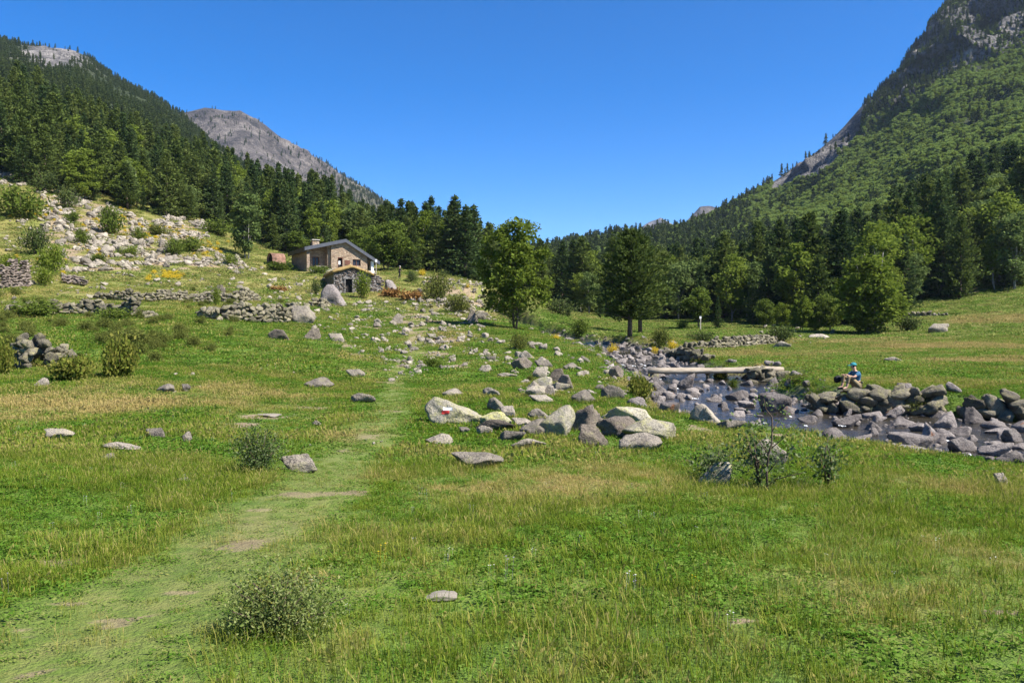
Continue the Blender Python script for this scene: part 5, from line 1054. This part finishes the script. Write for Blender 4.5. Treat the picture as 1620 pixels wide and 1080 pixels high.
px_tree('leafy_tree', DKB, 7.0, 570, 418, 62, 'green leafy tree behind the house ridge', wide=1.1)
px_tree('leafy_tree', ROUND, 5.0, 470, 404, 40, 'low green tree behind the left end of the house', wide=1.5)
px_tree('leafy_tree', GRN, 8.0, 525, 408, 38, 'bright leafy tree behind the chimney of the house', wide=1.1)
px_tree('birch_tree', GRN, 8.0, 1268, 524, 58, 'yellow green leafy tree left of the big bushy birch', wide=1.1)
px_tree('birch_tree', GRN, 8.0, 1238, 522, 46, 'yellowish shrubby tree at the wood foot near the retaining wall', wide=1.1)
px_tree('birch_tree', DKB, 7.0, 1312, 524, 62, 'green leafy tree tucked in left of the big bushy birch')
px_tree('birch_tree', GRN, 8.0, 1420, 508, 46, 'yellow green bush tree right of the big bushy birch', wide=1.0)
px_tree('leafy_tree', DKB, 7.0, 1210, 518, 48, 'small leafy green tree between the pines and the yellowish tree')
px_tree('pine_tree', FIRS[0], 14.0, 1136, 520, 52, 'small dark fir right of the small round tree', 'conifer')
pp = hit1(1108, 523); po = empty('marker_post', pp, 'pale grey post on the turf beside the small round tree', 'post'); MB().tube([(0,0,-.3),(0,0,1.5)], .07, 8).build('pole', M_PALEWOOD, po); MB().box(-.12,.12,-.02,.02,1.503,1.8).build('plate', M_WHITE, po)

BK = {'green': [bush(401 + i, 1.0, 1.1, M_BUSH, 1300, .13, 7) for i in range(2)], 'dark': [bush(411 + i, 1.0, 1.0, M_JUNIPER, 1500, .10, 8) for i in range(2)],
      'bright': [bush(421, 1.0, 1.2, M_YELLOWLEAF, 1200, .13, 7), bush(422, 1.0, 1.2, M_BIRCH, 1200, .13, 7)], 'broom': [bush(431, 1.0, 1.0, M_BROOM, 1100, .11, 8)], 'fern': [bush(441, 1.0, .8, M_FERN, 2000, .15, 9, .3)],
      'olive': [bush(451, 1.0, .9, M_OLIVE, 2400, .09, 6, .5)], 'rust': [bush(461, 1.0, .6, M_RUST, 600, .2, 8, .1)]}
BH = {'green': 1.1, 'dark': 1.0, 'bright': 1.2, 'broom': 1.0, 'fern': .8, 'olive': .9, 'rust': .6}
def px_bush(kind, u, v, wpx, hpx, label, name='shrub', cat='bush', k=0):
    g = hit1(u, v); d = g.y; w = wpx * d / F / 2; h = hpx * d / F; e = empty(name, g, label, cat, None, random.uniform(0, 6.28)); b = BK[kind][k % len(BK[kind])]
    e.scale = (w, w, h / BH[kind]); link('stems', b[0], e); link('foliage', b[1], e); return e
for a in [('dark',72,306,56,36,'dark spreading bush at the top of the left scree'),('green',30,345,86,48,'yellowish green thicket at the far left edge of the scree'),('green',176,370,52,42,'green bush in the middle of the left scree'),('dark',56,402,54,44,'dark brownish round bush above the ruined wall'),
          ('bright',84,432,52,46,'bright green bush beside the ruined wall'),('bright',70,452,34,30,'yellow green creeper bush against the end of the ruined wall'),('green',276,404,38,26,'green bush at the right of the scree'),('green',300,398,60,22,'low olive bush under the young birch'),('dark',108,330,44,36,'small dark conifer bush under the bright tree'),
          ('bright',20,432,60,30,'light green weeds behind the ruined wall'),('green',220,380,26,20,'small bush among the scree stones'),('fern',116,602,78,36,'yellow green fern clump in front of the grey stone pile'),('fern',190,598,66,56,'tall olive fern clump right of the grey stone pile'),('fern',2,592,46,48,'yellow green fern clump at the left picture edge'),
          ('bright',342,484,17,34,'yellow green sapling between two low dry stone walls'),('bright',574,472,30,44,'green shrub growing against the front of the stone hut'),('dark',500,466,22,24,'dark shrub at the shaded left corner of the hut'),('olive',692,474,62,38,'large olive bush on the stony slope right of the hut'),('olive',724,494,56,26,'yellow olive bush below the large olive bush'),
          ('dark',652,446,22,18,'small dark bush near the walking hiker'),('dark',700,440,22,14,'dark bush at the wood foot behind the boulders'),('broom',668,436,16,9,'small yellow flowering tuft near the hiker'),('broom',740,458,9,6,'orange yellow tuft among the stones by the wood'),('green',918,532,40,26,'bright green bush on the bank left of the pines'),
          ('dark',886,498,66,26,'low dark juniper at the foot of the end wood'),('dark',899,502,14,14,'tiny round juniper on the turf'),('broom',970,562,24,17,'round yellow broom bush beside the stream head'),('bright',946,562,20,18,'bright green bush left of the yellow broom'),('broom',1064,553,20,14,'yellow broom bush near the bank wall'),
          ('broom',1035,558,18,9,'low yellow broom patch at the stream head'),('broom',880,538,18,9,'small yellow broom below the lone birch'),('olive',1046,548,44,28,'brownish olive bush right of the pair of pines'),('dark',1110,540,60,16,'low dark juniper on the turf in front of the round tree'),('dark',1232,542,66,28,'wide dark juniper at the end of the retaining wall'),
          ('dark',1437,524,58,24,'dark green bush in the right meadow beside the big birch'),('bright',1080,520,22,14,'small yellow green bush beside the round tree'),('olive',822,552,48,22,'grey olive bush below the lone birch'),('green',1160,617,22,18,'dark green weeds hanging under the bridge abutment'),('olive',1262,606,60,14,'weedy grass clump right of the bridge abutment'),
          ('fern',1010,634,44,36,'tall tan grass clump on the left stream bank'),('fern',1138,604,26,18,'tan weeds under the middle of the log bridge'),('olive',1445,648,54,22,'weeds spilling over the end of the river wall'),('green',1440,640,40,14,'green weeds on the top of the river wall end'),('green',685,582,36,16,'broad leaved weeds beside the trail'),
          ('rust',620,470,44,13,'rust brown dead fern patch beside the hut'),('rust',650,474,50,13,'rust brown dead fern patch under the pink boulder'),('rust',440,462,36,9,'rust brown fern tuft by the flat pale rock'),('green',440,428,60,14,'green nettles along the shaded house wall'),('green',505,432,46,12,'green nettles in front of the porch'),
          ('bright',1290,524,26,24,'light green shrub before the mixed wood'),('green',130,385,34,22,'green bush on the lower left of the scree'),('bright',205,405,40,16,'light green scrub at the foot of the scree'),('green',115,352,30,18,'small bush high among the scree stones'),('olive',250,372,46,16,'olive scrub between the scree tongues'),('green',155,415,40,14,'low green scrub under the scree'),('dark',262,336,30,18,'dark shrub beside the little pine'),('green',345,372,60,24,'green shrubs under the wood left of the young birch'),('bright',365,420,30,20,'light green shrub under the young birch'),('dark',300,344,26,22,'small dark fir bush at the wood foot'),
          ('green',60,500,90,26,'dark weeds overgrowing the lowest tumbled wall'),('green',180,505,70,18,'green weeds before the lowest tumbled wall'),('olive',840,604,20,10,'tuft between boulders of the stone group'),('olive',210,545,90,20,'brownish tall weeds above the fern clumps'),('olive',60,570,60,26,'dry tall weeds behind the grey stone pile')]: px_bush(*a, k=int(a[1]))
# the three near shrubs
def near_shrub(name, pair, u, v, label): g = hit1(u, v); e = empty(name, g, label, 'shrub', None, 0.4); link('stems', pair[0], e); link('foliage', pair[1], e); return e
g0 = hit1(440, 1010); w0 = 205 * g0.y / F / 2
near_shrub('heath_shrub', bush(501, w0 * 1.25, 138 * g0.y / F * .68, M_HEATH, 10000, .018, 34, .5, M_FERN, .15), 440, 1000, 'large grey green twiggy shrub in the foreground grass')
g0 = hit1(410, 752)
near_shrub('heath_shrub', bush(502, 48 * g0.y / F, 78 * g0.y / F, M_BRIAR, 4200, .032, 18, .7, M_YELLOWLEAF, .3), 408, 748, 'upright dark shrub with yellowing leaves beside a long white stone')
g0 = hit1(1205, 778)
near_shrub('briar_shrub', bush(503, 70 * g0.y / F, 100 * g0.y / F, M_BRIAR, 800, .055, 9, .6), 1205, 772, 'sparse thorny sprigs growing round the white topped boulder')
near_shrub('briar_shrub', bush(504, 28 * g0.y / F, 100 * g0.y / F, M_BRIAR, 330, .06, 5, .9), 1308, 772, 'thin upright leafy sprigs right of the thorny shrub')
near_shrub('briar_shrub', bush(505, 55 * g0.y / F, 55 * g0.y / F, M_BRIAR, 1100, .05, 8, .5), 1130, 760, 'low tangled briar left of the white topped boulder')
# bare twisted stem standing out of the briar
gs = hit1(1214, 778); d = gs.y / F
tw = empty('thorny_sapling', gs, 'crooked dark thorny stem rising above the white topped boulder', 'sapling')
pts = [(0,0,-.1),(-.01,0,.25),(.01,0,.5),(.05,.0,.62),(.06,.01,.8),(.06,.02,.98),(-.02,.02,1.08),(-.05,.02,1.22)]
m = MB().tube(pts, [.017,.016,.015,.013,.011,.009,.006,.003], 6)
for a, b in (((.01,0,.5),(-.22,.05,.82)), ((.03,0,.56),(.28,-.05,.85)), ((.06,0,.8),(.2,.1,.98)), ((0,0,.25),(.32,0,.55)), ((0,0,.3),(-.3,.1,.6))): m.tube([a, tuple((p + q) / 2 + random.uniform(-.03,.03) for p, q in zip(a, b)), b], [.008,.006,.002], 4)
m.build('stem', M_TWIG, tw, True)
rr = np.random.default_rng(12); ends = np.array([(-.22,.05,.82),(.28,-.05,.85),(.2,.1,.98),(.32,0,.55),(-.3,.1,.6),(-.05,.02,1.2),(-.1,.05,.9)]); C_ = np.repeat(ends, 26, 0) + rr.normal(0, .075, (len(ends) * 26, 3))
V, Q = cards(C_, unit(len(C_), rr), .048, .032, rr); link('foliage', mesh_np('foliage', V, Q, None, [M_BRIAR]), tw)

# ---------------------------------------------------------------- people
def skin(name, verts, edges, rad, mat, parent, sub=2):
    me = bpy.data.meshes.new('tmp'); me.from_pydata([tuple(v) for v in verts], edges, []); o = bpy.data.objects.new('tmp', me); COL.objects.link(o)
    o.modifiers.new('s', 'SKIN'); lay = me.skin_vertices[0] if me.skin_vertices else None
    for i, v in enumerate(me.skin_vertices[0].data): q = rad[i]; v.radius = q if hasattr(q, '__len__') else (q, q); v.use_root = (i == 0)
    sb = o.modifiers.new('d', 'SUBSURF'); sb.levels = sub; sb.render_levels = sub
    dg = bpy.context.evaluated_depsgraph_get(); dg.update(); nm = bpy.data.meshes.new_from_object(o.evaluated_get(dg)); nm.name = name
    bpy.data.objects.remove(o); nm.materials.clear(); nm.materials.append(mat)
    for p in nm.polygons: p.use_smooth = True
    return link(name, nm, parent)
M_SKIN = plain('skin', (.50, .30, .21), .6, .06, 10); M_TEAL = plain('teal_cloth', (.03, .20, .22), .85, .1, 12); M_BLUE = plain('blue_shirt', (.045, .13, .22), .9, .15, 12); M_KHAKI = plain('khaki_cloth', (.24, .18, .10), .9, .15, 12)
M_BLACK = plain('black_cloth', (.014, .014, .016), .8, .2, 10); M_HAIR = plain('dark_hair', (.025, .017, .012), .7, .2, 30); M_SHOE = plain('brown_shoe', (.09, .06, .04), .7, .15, 10); M_GREYH = plain('pale_hat', (.42, .40, .38), .8, .1, 10)
def person(name, J, loc, rz, label, shirt, trousers, sleeve=.45, leg_part=1.0, cap=None, hair=M_HAIR, shoe=M_SHOE, capvisor=True):
    """J: joints in the person's frame, facing -x"""
    e = empty(name, loc, label, 'person', None, rz); v = lambda k: np.array(J[k], float); mid = lambda a, b, t: a + (b - a) * t
    V = []; E = []; Rd = []
    def add(p, r, par=None):
        V.append(np.array(p, float)); Rd.append(r)
        if par is not None: E.append((par, len(V) - 1))
        return len(V) - 1
    hip = add(v('hip'), .115); sp1 = add(mid(v('hip'), v('neck'), .4), .115, hip); ch = add(mid(v('hip'), v('neck'), .78), .125, sp1); nk = add(v('neck'), .055, ch); hb = add(mid(v('neck'), v('head'), .55), .065, nk); hd = add(v('head'), .095, hb); ht = add(v('head') + np.array([.01, 0, .075]), .075, hd)
    ns = add(v('head') + np.array([-.105, 0, -.01]), .022, hd)
    for s, sg in (('l', -1), ('r', 1)):
        a = add(v('sh' + s), .062, ch); b = add(v('el' + s), .043, a); c = add(v('wr' + s), .030, b); h = add(v('wr' + s) + (v('wr' + s) - v('el' + s)) * .22, .034, c)
        t = add(v('th' + s), .088, hip); k = add(v('kn' + s), .062, t); cf = add(mid(v('kn' + s), v('an' + s), .3), .056, k); f = add(v('an' + s), .04, cf); tip = add(v('an' + s) + np.array([-.15, 0, -.045]), .036, f)
    skin('body', V, E, Rd, M_SKIN, e)
    # five bent fingers on each hand
    fm = MB()
    for s in 'lr':
        w = v('wr' + s); d = (w - v('el' + s)); d /= np.linalg.norm(d); side = np.cross(d, [0, 0, 1]); side /= max(np.linalg.norm(side), 1e-3); pal = w + d * .075
        for i, (o_, ln) in enumerate(((-.03, .062), (-.01, .075), (.01, .07), (.03, .055))):
            b = pal + side * o_; fm.tube([b, b + d * ln * .5 + np.array([0, 0, -.005]), b + d * ln * .8 + np.array([0, 0, -.03])], [.0095, .009, .007], 6)
        b = w + d * .03 + side * .03; fm.tube([b, b + side * .03 + d * .02, b + side * .032 + d * .05 + np.array([0, 0, -.012])], [.011, .010, .008], 6)
    fm.build('fingers', M_SKIN, e, True)
    V, E, Rd = [], [], []
    hip = add(v('hip') + np.array([0, 0, .02]), .135); sp1 = add(mid(v('hip'), v('neck'), .4), .135, hip); ch = add(mid(v('hip'), v('neck'), .78), .142, sp1); add(mid(v('hip'), v('neck'), .95), .075, ch)
    for s in 'lr': a = add(v('sh' + s), .082, ch); add(mid(v('sh' + s), v('el' + s), .3), .070, a) if sleeve < .5 else None; b = add(mid(v('sh' + s), v('el' + s), min(1, sleeve * 1.6)), .060, len(V) - 1) ; (add(mid(v('el' + s), v('wr' + s), .9), .045, b) if sleeve >= 1 else None)
    skin('shirt', V, E, Rd, shirt, e)
    V, E, Rd = [], [], []
    hip = add(v('hip'), .138)
    for s in 'lr': t = add(v('th' + s), .105, hip); k = add(v('kn' + s), .078, t); add(mid(v('kn' + s), v('an' + s), .3), .070, k); add(mid(v('kn' + s), v('an' + s), .85 * leg_part), .056, len(V) - 1)
    skin('trousers', V, E, Rd, trousers, e)
    for s in 'lr': a = v('an' + s); skin('shoe', [a + [.03, 0, -.04], a + [-.09, 0, -.055], a + [-.18, 0, -.06]], [(0, 1), (1, 2)], [.052, .048, .036], shoe, e)
    h = v('head'); me = rock_mesh('hair', 903, 3, hair, planes=3, sharp=8, rough=.02); o = link('hair', me, e); o.location = tuple(h + [.025, 0, .035]); o.scale = (.095, .088, .10)
    if cap:
        n = 12; m = MB(); V_ = [tuple(h + [math.cos(6.283*i/n)*.118*math.cos(a), math.sin(6.283*i/n)*.105*math.cos(a), .055 + .095*math.sin(a)]) for a in (0, .5, 1.0, 1.4) for i in range(n)] + [tuple(h + [0, 0, .152])]
        Q_ = [(k*n+i, k*n+(i+1)%n, (k+1)*n+(i+1)%n, (k+1)*n+i) for k in range(3) for i in range(n)]; m.add(V_, Q_, [(3*n+i, 3*n+(i+1)%n, 4*n) for i in range(n)]); c = m.build('cap', cap, e, True)
        if capvisor: m = MB(); m.hexa([tuple(h + q) for q in ([-.10,.075,.045],[-.10,-.075,.045],[-.21,-.055,.03],[-.21,.055,.03])][::1], [tuple(h + q) for q in ([-.10,.075,.057],[-.10,-.075,.057],[-.21,-.055,.042],[-.21,.055,.042])]); m.build('visor', cap, c)
    m = MB()
    for sg in (-1, 1): m.box(h[0] - .105, h[0] - .088, h[1] + sg * .035 - .012, h[1] + sg * .035 + .012, h[2] + .018, h[2] + .032)
    m.box(h[0] - .10, h[0] - .088, h[1] - .025, h[1] + .025, h[2] - .058, h[2] - .048); m.build('face_features', M_HAIR, e)
    return e
sp_ = P(1356, 616, 28.9); sp_.z = max(h1(sp_.x, sp_.y), P(1356, 614.5, 28.9).z)
person('person', dict(hip=(0,0,.14), neck=(-.10,0,.64), head=(-.16,0,.80), shl=(-.07,-.19,.57), shr=(-.07,.19,.57), ell=(-.30,-.24,.42), elr=(-.30,.24,.42), wrl=(-.50,-.09,.50), wrr=(-.50,.09,.49), thl=(-.03,-.10,.13), thr=(-.03,.10,.13), knl=(-.44,-.15,.46), knr=(-.44,.15,.46), anl=(-.52,-.14,.06), anr=(-.52,.14,.06)),
       sp_, R(12), 'person in blue shirt and teal cap sitting with arms on knees on the river wall', M_BLUE, M_KHAKI, .45, .8, M_TEAL)
bgp = P(1325, 604.5, 29.2); bag = empty('rucksack', (bgp.x, bgp.y, max(h1(bgp.x, bgp.y), P(1325, 605.5, 29.2).z)), 'black rucksack lying in the grass beside the seated person', 'bag', rz=R(15))
skin('sack', [(-.14,0,.10),(0,0,.13),(.16,0,.20)], [(0,1),(1,2)], [(.10,.13),(.13,.15),(.09,.12)], M_BLACK, bag); MB().tube([(.12,-.13,.24),(0,-.19,.2),(-.14,-.13,.08)], .02, 6).build('strap', M_BLACK, bag, True); MB().tube([(.2,-.04,.27),(.27,0,.32),(.2,.04,.27)], .012, 5).build('handle', M_BLACK, bag)
hp = P(632, 440.5, 111); hp.z = h1(hp.x, hp.y)
person('person', dict(hip=(0,0,.93), neck=(-.05,0,1.46), head=(-.08,0,1.62), shl=(-.03,-.20,1.39), shr=(-.03,.20,1.39), ell=(.06,-.26,1.12), elr=(-.12,.27,1.13), wrl=(-.08,-.27,.92), wrr=(-.34,.24,1.08), thl=(0,-.10,.90), thr=(0,.10,.90), knl=(-.12,-.11,.50), knr=(.02,.11,.49), anl=(-.06,-.11,.09), anr=(.22,.11,.12)),
       hp, R(200), 'person in black clothes with a pale hat walking across the slope near the hut', M_BLACK, M_BLACK, 1.0, 1.0, M_GREYH, M_HAIR, M_BLACK, False)

# ---------------------------------------------------------------- grass: blades in tufts
def tuft(seed, n, rad, l0, l1, w, mat, lean=.5, seeds=0, flat=0.0, mat2=None):
    r = np.random.default_rng(seed); V = []; Q = []; mi = []
    for k in range(n):
        a, q = r.uniform(0, 6.28), rad * math.sqrt(r.random()); b = np.array([q * math.cos(a), q * math.sin(a), -.01]); ln = r.uniform(l0, l1); d = r.uniform(0, 6.28); le = lean * r.uniform(.2, 1.3)
        dx = np.array([math.cos(d), math.sin(d), 0]); s = np.array([-math.sin(d), math.cos(d), 0]) * w * .5; up = math.sqrt(max(.05, 1 - min(.95, le * le * .5)))
        p0, p1, p2 = b, b + dx * ln * le * .25 + np.array([0, 0, ln * .55 * up]), b + dx * ln * le * .8 + np.array([0, 0, ln * (.95 - .3 * le) * up]); i = len(V)
        V += [p0 - s, p0 + s, p1 + s * .8, p1 - s * .8, p2 + s * .12, p2 - s * .12]; Q += [(i, i+1, i+2, i+3), (i+3, i+2, i+4, i+5)]; mi += [0, 0]
        if k < seeds:
            for j in range(5): c = p1 + (p2 - p1) * (.45 + .14 * j); z = np.array([0, 0, w * 3.0]); e = s * r.uniform(1.2, 2.4); i = len(V); V += [c - z, c + e, c + z, c - e]; Q.append((i, i+1, i+2, i+3)); mi.append(1)
    return mesh_np('grass_tuft', V, Q, None, [mat, mat2 or M_SEED], False, mi)
def rosette(seed, n, rad, h, leaf, mat):
    r = np.random.default_rng(seed); a = r.uniform(0, 6.28, n); q = rad * np.sqrt(r.random(n)); c = np.stack([q * np.cos(a), q * np.sin(a), r.uniform(.2, 1, n) * h], 1); ax = np.stack([np.cos(a), np.sin(a), r.normal(.1, .35, n)], 1)
    V, Q = cards(c, ax, leaf * r.uniform(.7, 1.4, n), leaf * r.uniform(.5, .8, n), r, np.tile([0, 0, 1.0], (n, 1)) + r.normal(0, .35, (n, 3))); return mesh_np('herb_tuft', V, Q, None, [mat])
TM = [tuft(601, 46, .10, .04, .10, .0050, M_GRASS, .7), tuft(602, 46, .11, .06, .14, .0050, M_GRASS, .7), tuft(603, 36, .10, .06, .14, .0052, M_GRASS, .7, 1), tuft(604, 24, .12, .09, .24, .0042, M_GRASS, .7, 3), rosette(605, 30, .11, .05, .022, M_HERB), rosette(606, 18, .12, .06, .034, M_HERB),
      tuft(611, 50, .26, .04, .10, .011, M_GRASS, .7), tuft(612, 44, .26, .05, .13, .011, M_GRASS, .7, 1), tuft(613, 30, .26, .08, .22, .010, M_GRASS, .7, 4), rosette(614, 40, .26, .06, .05, M_HERB),
      tuft(621, 54, .62, .05, .13, .028, M_GRASS, .7), tuft(622, 44, .60, .07, .18, .026, M_GRASS, .7, 3), rosette(623, 44, .6, .09, .11, M_HERB),
      tuft(631, 46, 1.0, .06, .18, .055, M_GRASS, .7), rosette(632, 40, 1.0, .12, .2, M_HERB)]
TPX = [(560,905),(700,860),(850,900),(1060,880),(760,980),(930,940),(640,740),(980,760),(1050,770),(600,770),(380,590),(480,570),(430,560),(300,470),(420,480)]
TO = []
for me, (u, v) in zip(TM, TPX):
    g = hit1(u, v); o = link('grass_tuft', me, None, g); tag(o, 'tuft of meadow grass among the turf', 'grass', kind='stuff'); TO.append(o)
rgr = np.random.default_rng(41)
def cover(name, y0, y1, dens, ids, label, base=1.0, wide=.74):
    a = np.arange(len(ids)); n = int(wide * (y1 * y1 - y0 * y0) * dens); y = np.sqrt(rgr.uniform(y0 * y0, y1 * y1, n)); x = rgr.uniform(-1, 1, n) * (wide * y + .8)
    soil, dry, pa, bed, stony = [lookup(A, x, y) for A in GM]
    keep = (rgr.random(n) > bed * 2.2) & (rgr.random(n) > np.clip(soil * 1.25 - .15, 0, .93)) & ~blocked(x, y)
    d0, hw, wz_ = stream_near(x, y); keep &= (rgr.random(n) > .42 * pa) & (d0 > hw + .15) & (rgr.random(n) > .35 * stony)
    x, y, soil, dry, pa, stony = [q[keep] for q in (x, y, soil, dry, pa, stony)]; n = len(x)
    patch = fbm(x / 2.4, y / 2.4, 21, 3); tall = fbm(x / 4.0, y / 4.0, 33, 3); herb = fbm(x / 1.1, y / 1.1, 55, 3)
    tallp = np.clip(.12 + .22 * tall + .40 * dry - .9 * pa, 0.01, .5); rd = rgr.random(n)
    short, med, talls, herbs = ids
    pick = np.where(rgr.random(n) < tallp, rgr.choice(talls, n), np.where(herb + rgr.normal(0, .5, n) > .55, rgr.choice(herbs, n), np.where(patch > 0, rgr.choice(med, n), rgr.choice(short, n))))
    pick = np.where((pa > .4) & (rgr.random(n) < .7), rgr.choice(short, n), pick)
    allid = sorted(set(short) | set(med) | set(talls) | set(herbs)); mp_ = {k: i for i, k in enumerate(allid)}; idx = np.array([mp_[k] for k in pick])
    s = base * .88 * rgr.uniform(.7, 1.25, n) * (1 - .36 * pa) * (.95 + .3 * np.clip(tall, -1, 1)); tone = np.clip(dry * .78 + .11 * rgr.normal(0, 1, n) + .15 + .20 * pa + .07 * np.isin(pick, talls) + .14 * patch + .16 * fbm(x / .45, y / .45, 71, 3) * (1 - .4 * pa), 0, 1)
    far_h = 1.0
    return scatter(name, np.stack([x, y, H(x, y) - .005], 1), np.stack([s * 1.05, s * 1.05, s * far_h], 1), np.stack([rgr.normal(0, .08, n), rgr.normal(0, .08, n), rgr.uniform(0, 6.28, n)], 1), idx, tone, [TO[k] for k in allid][::1], label, 'grass')
cover('foreground_grass', 2.2, 12.5, 175, ([0, 1], [1, 2], [2, 3, 3], [4, 4, 5]), 'short meadow grass and clover in the foreground')
cover('meadow_grass', 12.5, 33, 52, ([6], [6, 7], [7, 8], [9]), 'meadow grass across the near valley floor')
cover('pasture_grass', 33, 75, 11, ([10], [10, 10, 11], [11], [12]), 'pasture grass on the far meadow and slope')
cover('hillside_grass', 75, 150, 3.0, ([13], [13], [13], [14, 13]), 'rough hillside grass below the woods')
# small flowers
fl = []
for i, (c, nm) in enumerate((((.75,.50,.02), 'yellow_flower'), ((.33,.24,.42), 'lilac_flower'), ((.7,.68,.62), 'white_flower'))):
    rr = np.random.default_rng(650 + i); m = MB()
    for j in range(3): x, y, z = rr.normal(0, .03), rr.normal(0, .03), rr.uniform(.10, .20); m.tube([(x, y, 0), (x + .01, y, z)], .0005, 3); n = 6; m.add([(x + .01, y, z + .004)] + [(x + .01 + .0075 * math.cos(6.28*k/n), y + .0075 * math.sin(6.28*k/n), z + .003) for k in range(n)], [], [(0, k + 1, (k + 1) % n + 1) for k in range(n)])
    mt = NT(nm); mt.leafy(c, .3); me = m.mesh('meadow_flower', [mt.m]); g = hit1(600 + 200 * i, 900 + 20 * i); o = link('meadow_flower', me, None, g); tag(o, ['small yellow', 'small lilac', 'small white'][i] + ' wildflowers standing in the foreground turf', 'flower', kind='stuff'); fl.append(o)
n = 260; y = np.sqrt(rgr.uniform(9, 400, n)); x = rgr.uniform(-.72, .72, n) * y; k = (lookup(GM[2], x, y) < .2) & (lookup(GM[3], x, y) < .1) & (lookup(GM[0], x, y) < .3); x, y = x[k], y[k]; n = len(x)
scatter('meadow_flowers', np.stack([x, y, H(x, y)], 1), rgr.uniform(.45, .8, n), rgr.uniform(0, 6.28, n), rgr.choice(3, n, p=[.6, .32, .08]), np.zeros(n), fl, 'scattered small yellow lilac and white flowers in the turf', 'flowers')
# tall weeds on the hillside: dry stalks and yellow flower patches
wx_, wy_, wk_ = [], [], []
for (u0, v0, su, sv, n, kk) in [(250,370,40,8,60,0),(170,352,40,10,30,0),(265,436,20,4,30,0),(60,330,30,15,30,0),(330,395,20,8,30,0),(130,405,60,12,20,0),(20,520,60,25,40,1),(220,530,60,18,40,1),(320,480,60,12,20,1)]:
    u, v = rgr.normal(u0, su, n), rgr.normal(v0, sv, n); g = hit(u, v); wx_.append(g[:, 0]); wy_.append(g[:, 1]); wk_ += [kk] * n
wx_ = np.concatenate(wx_); wy_ = np.concatenate(wy_); wk_ = np.array(wk_)
yb = [o for o in SC.objects if o.type == 'MESH' and o.data == BK['broom'][0][1]][0]; ob = [o for o in SC.objects if o.type == 'MESH' and o.data == BK['olive'][0][1]][0]
scatter('flowering_weeds', np.stack([wx_, wy_, H(wx_, wy_)], 1), np.where(wk_ == 0, .34, .5) * rgr.uniform(.6, 1.3, len(wx_)), rgr.uniform(0, 6.28, len(wx_)), 1 - wk_, np.zeros(len(wx_)), [yb, ob], 'patches of yellow ragwort and dry weeds on the left slope', 'weeds')
# ---------------------------------------------------------------- the air of the valley
hz = NT('valley_air'); vol = hz.n('ShaderNodeVolumePrincipled', Density=.00006, Anisotropy=.2); vol.inputs['Color'].default_value = (.62, .76, 1.0, 1)
hz.nt.nodes.remove(hz.p); hz.nt.links.new(vol.outputs[0], hz.out.inputs['Volume'])
tag(MB().box(-2600, 3200, -400, 5200, -60, 640).build('haze', hz.m), 'thin blue haze filling the valley air', 'haze', kind='stuff')
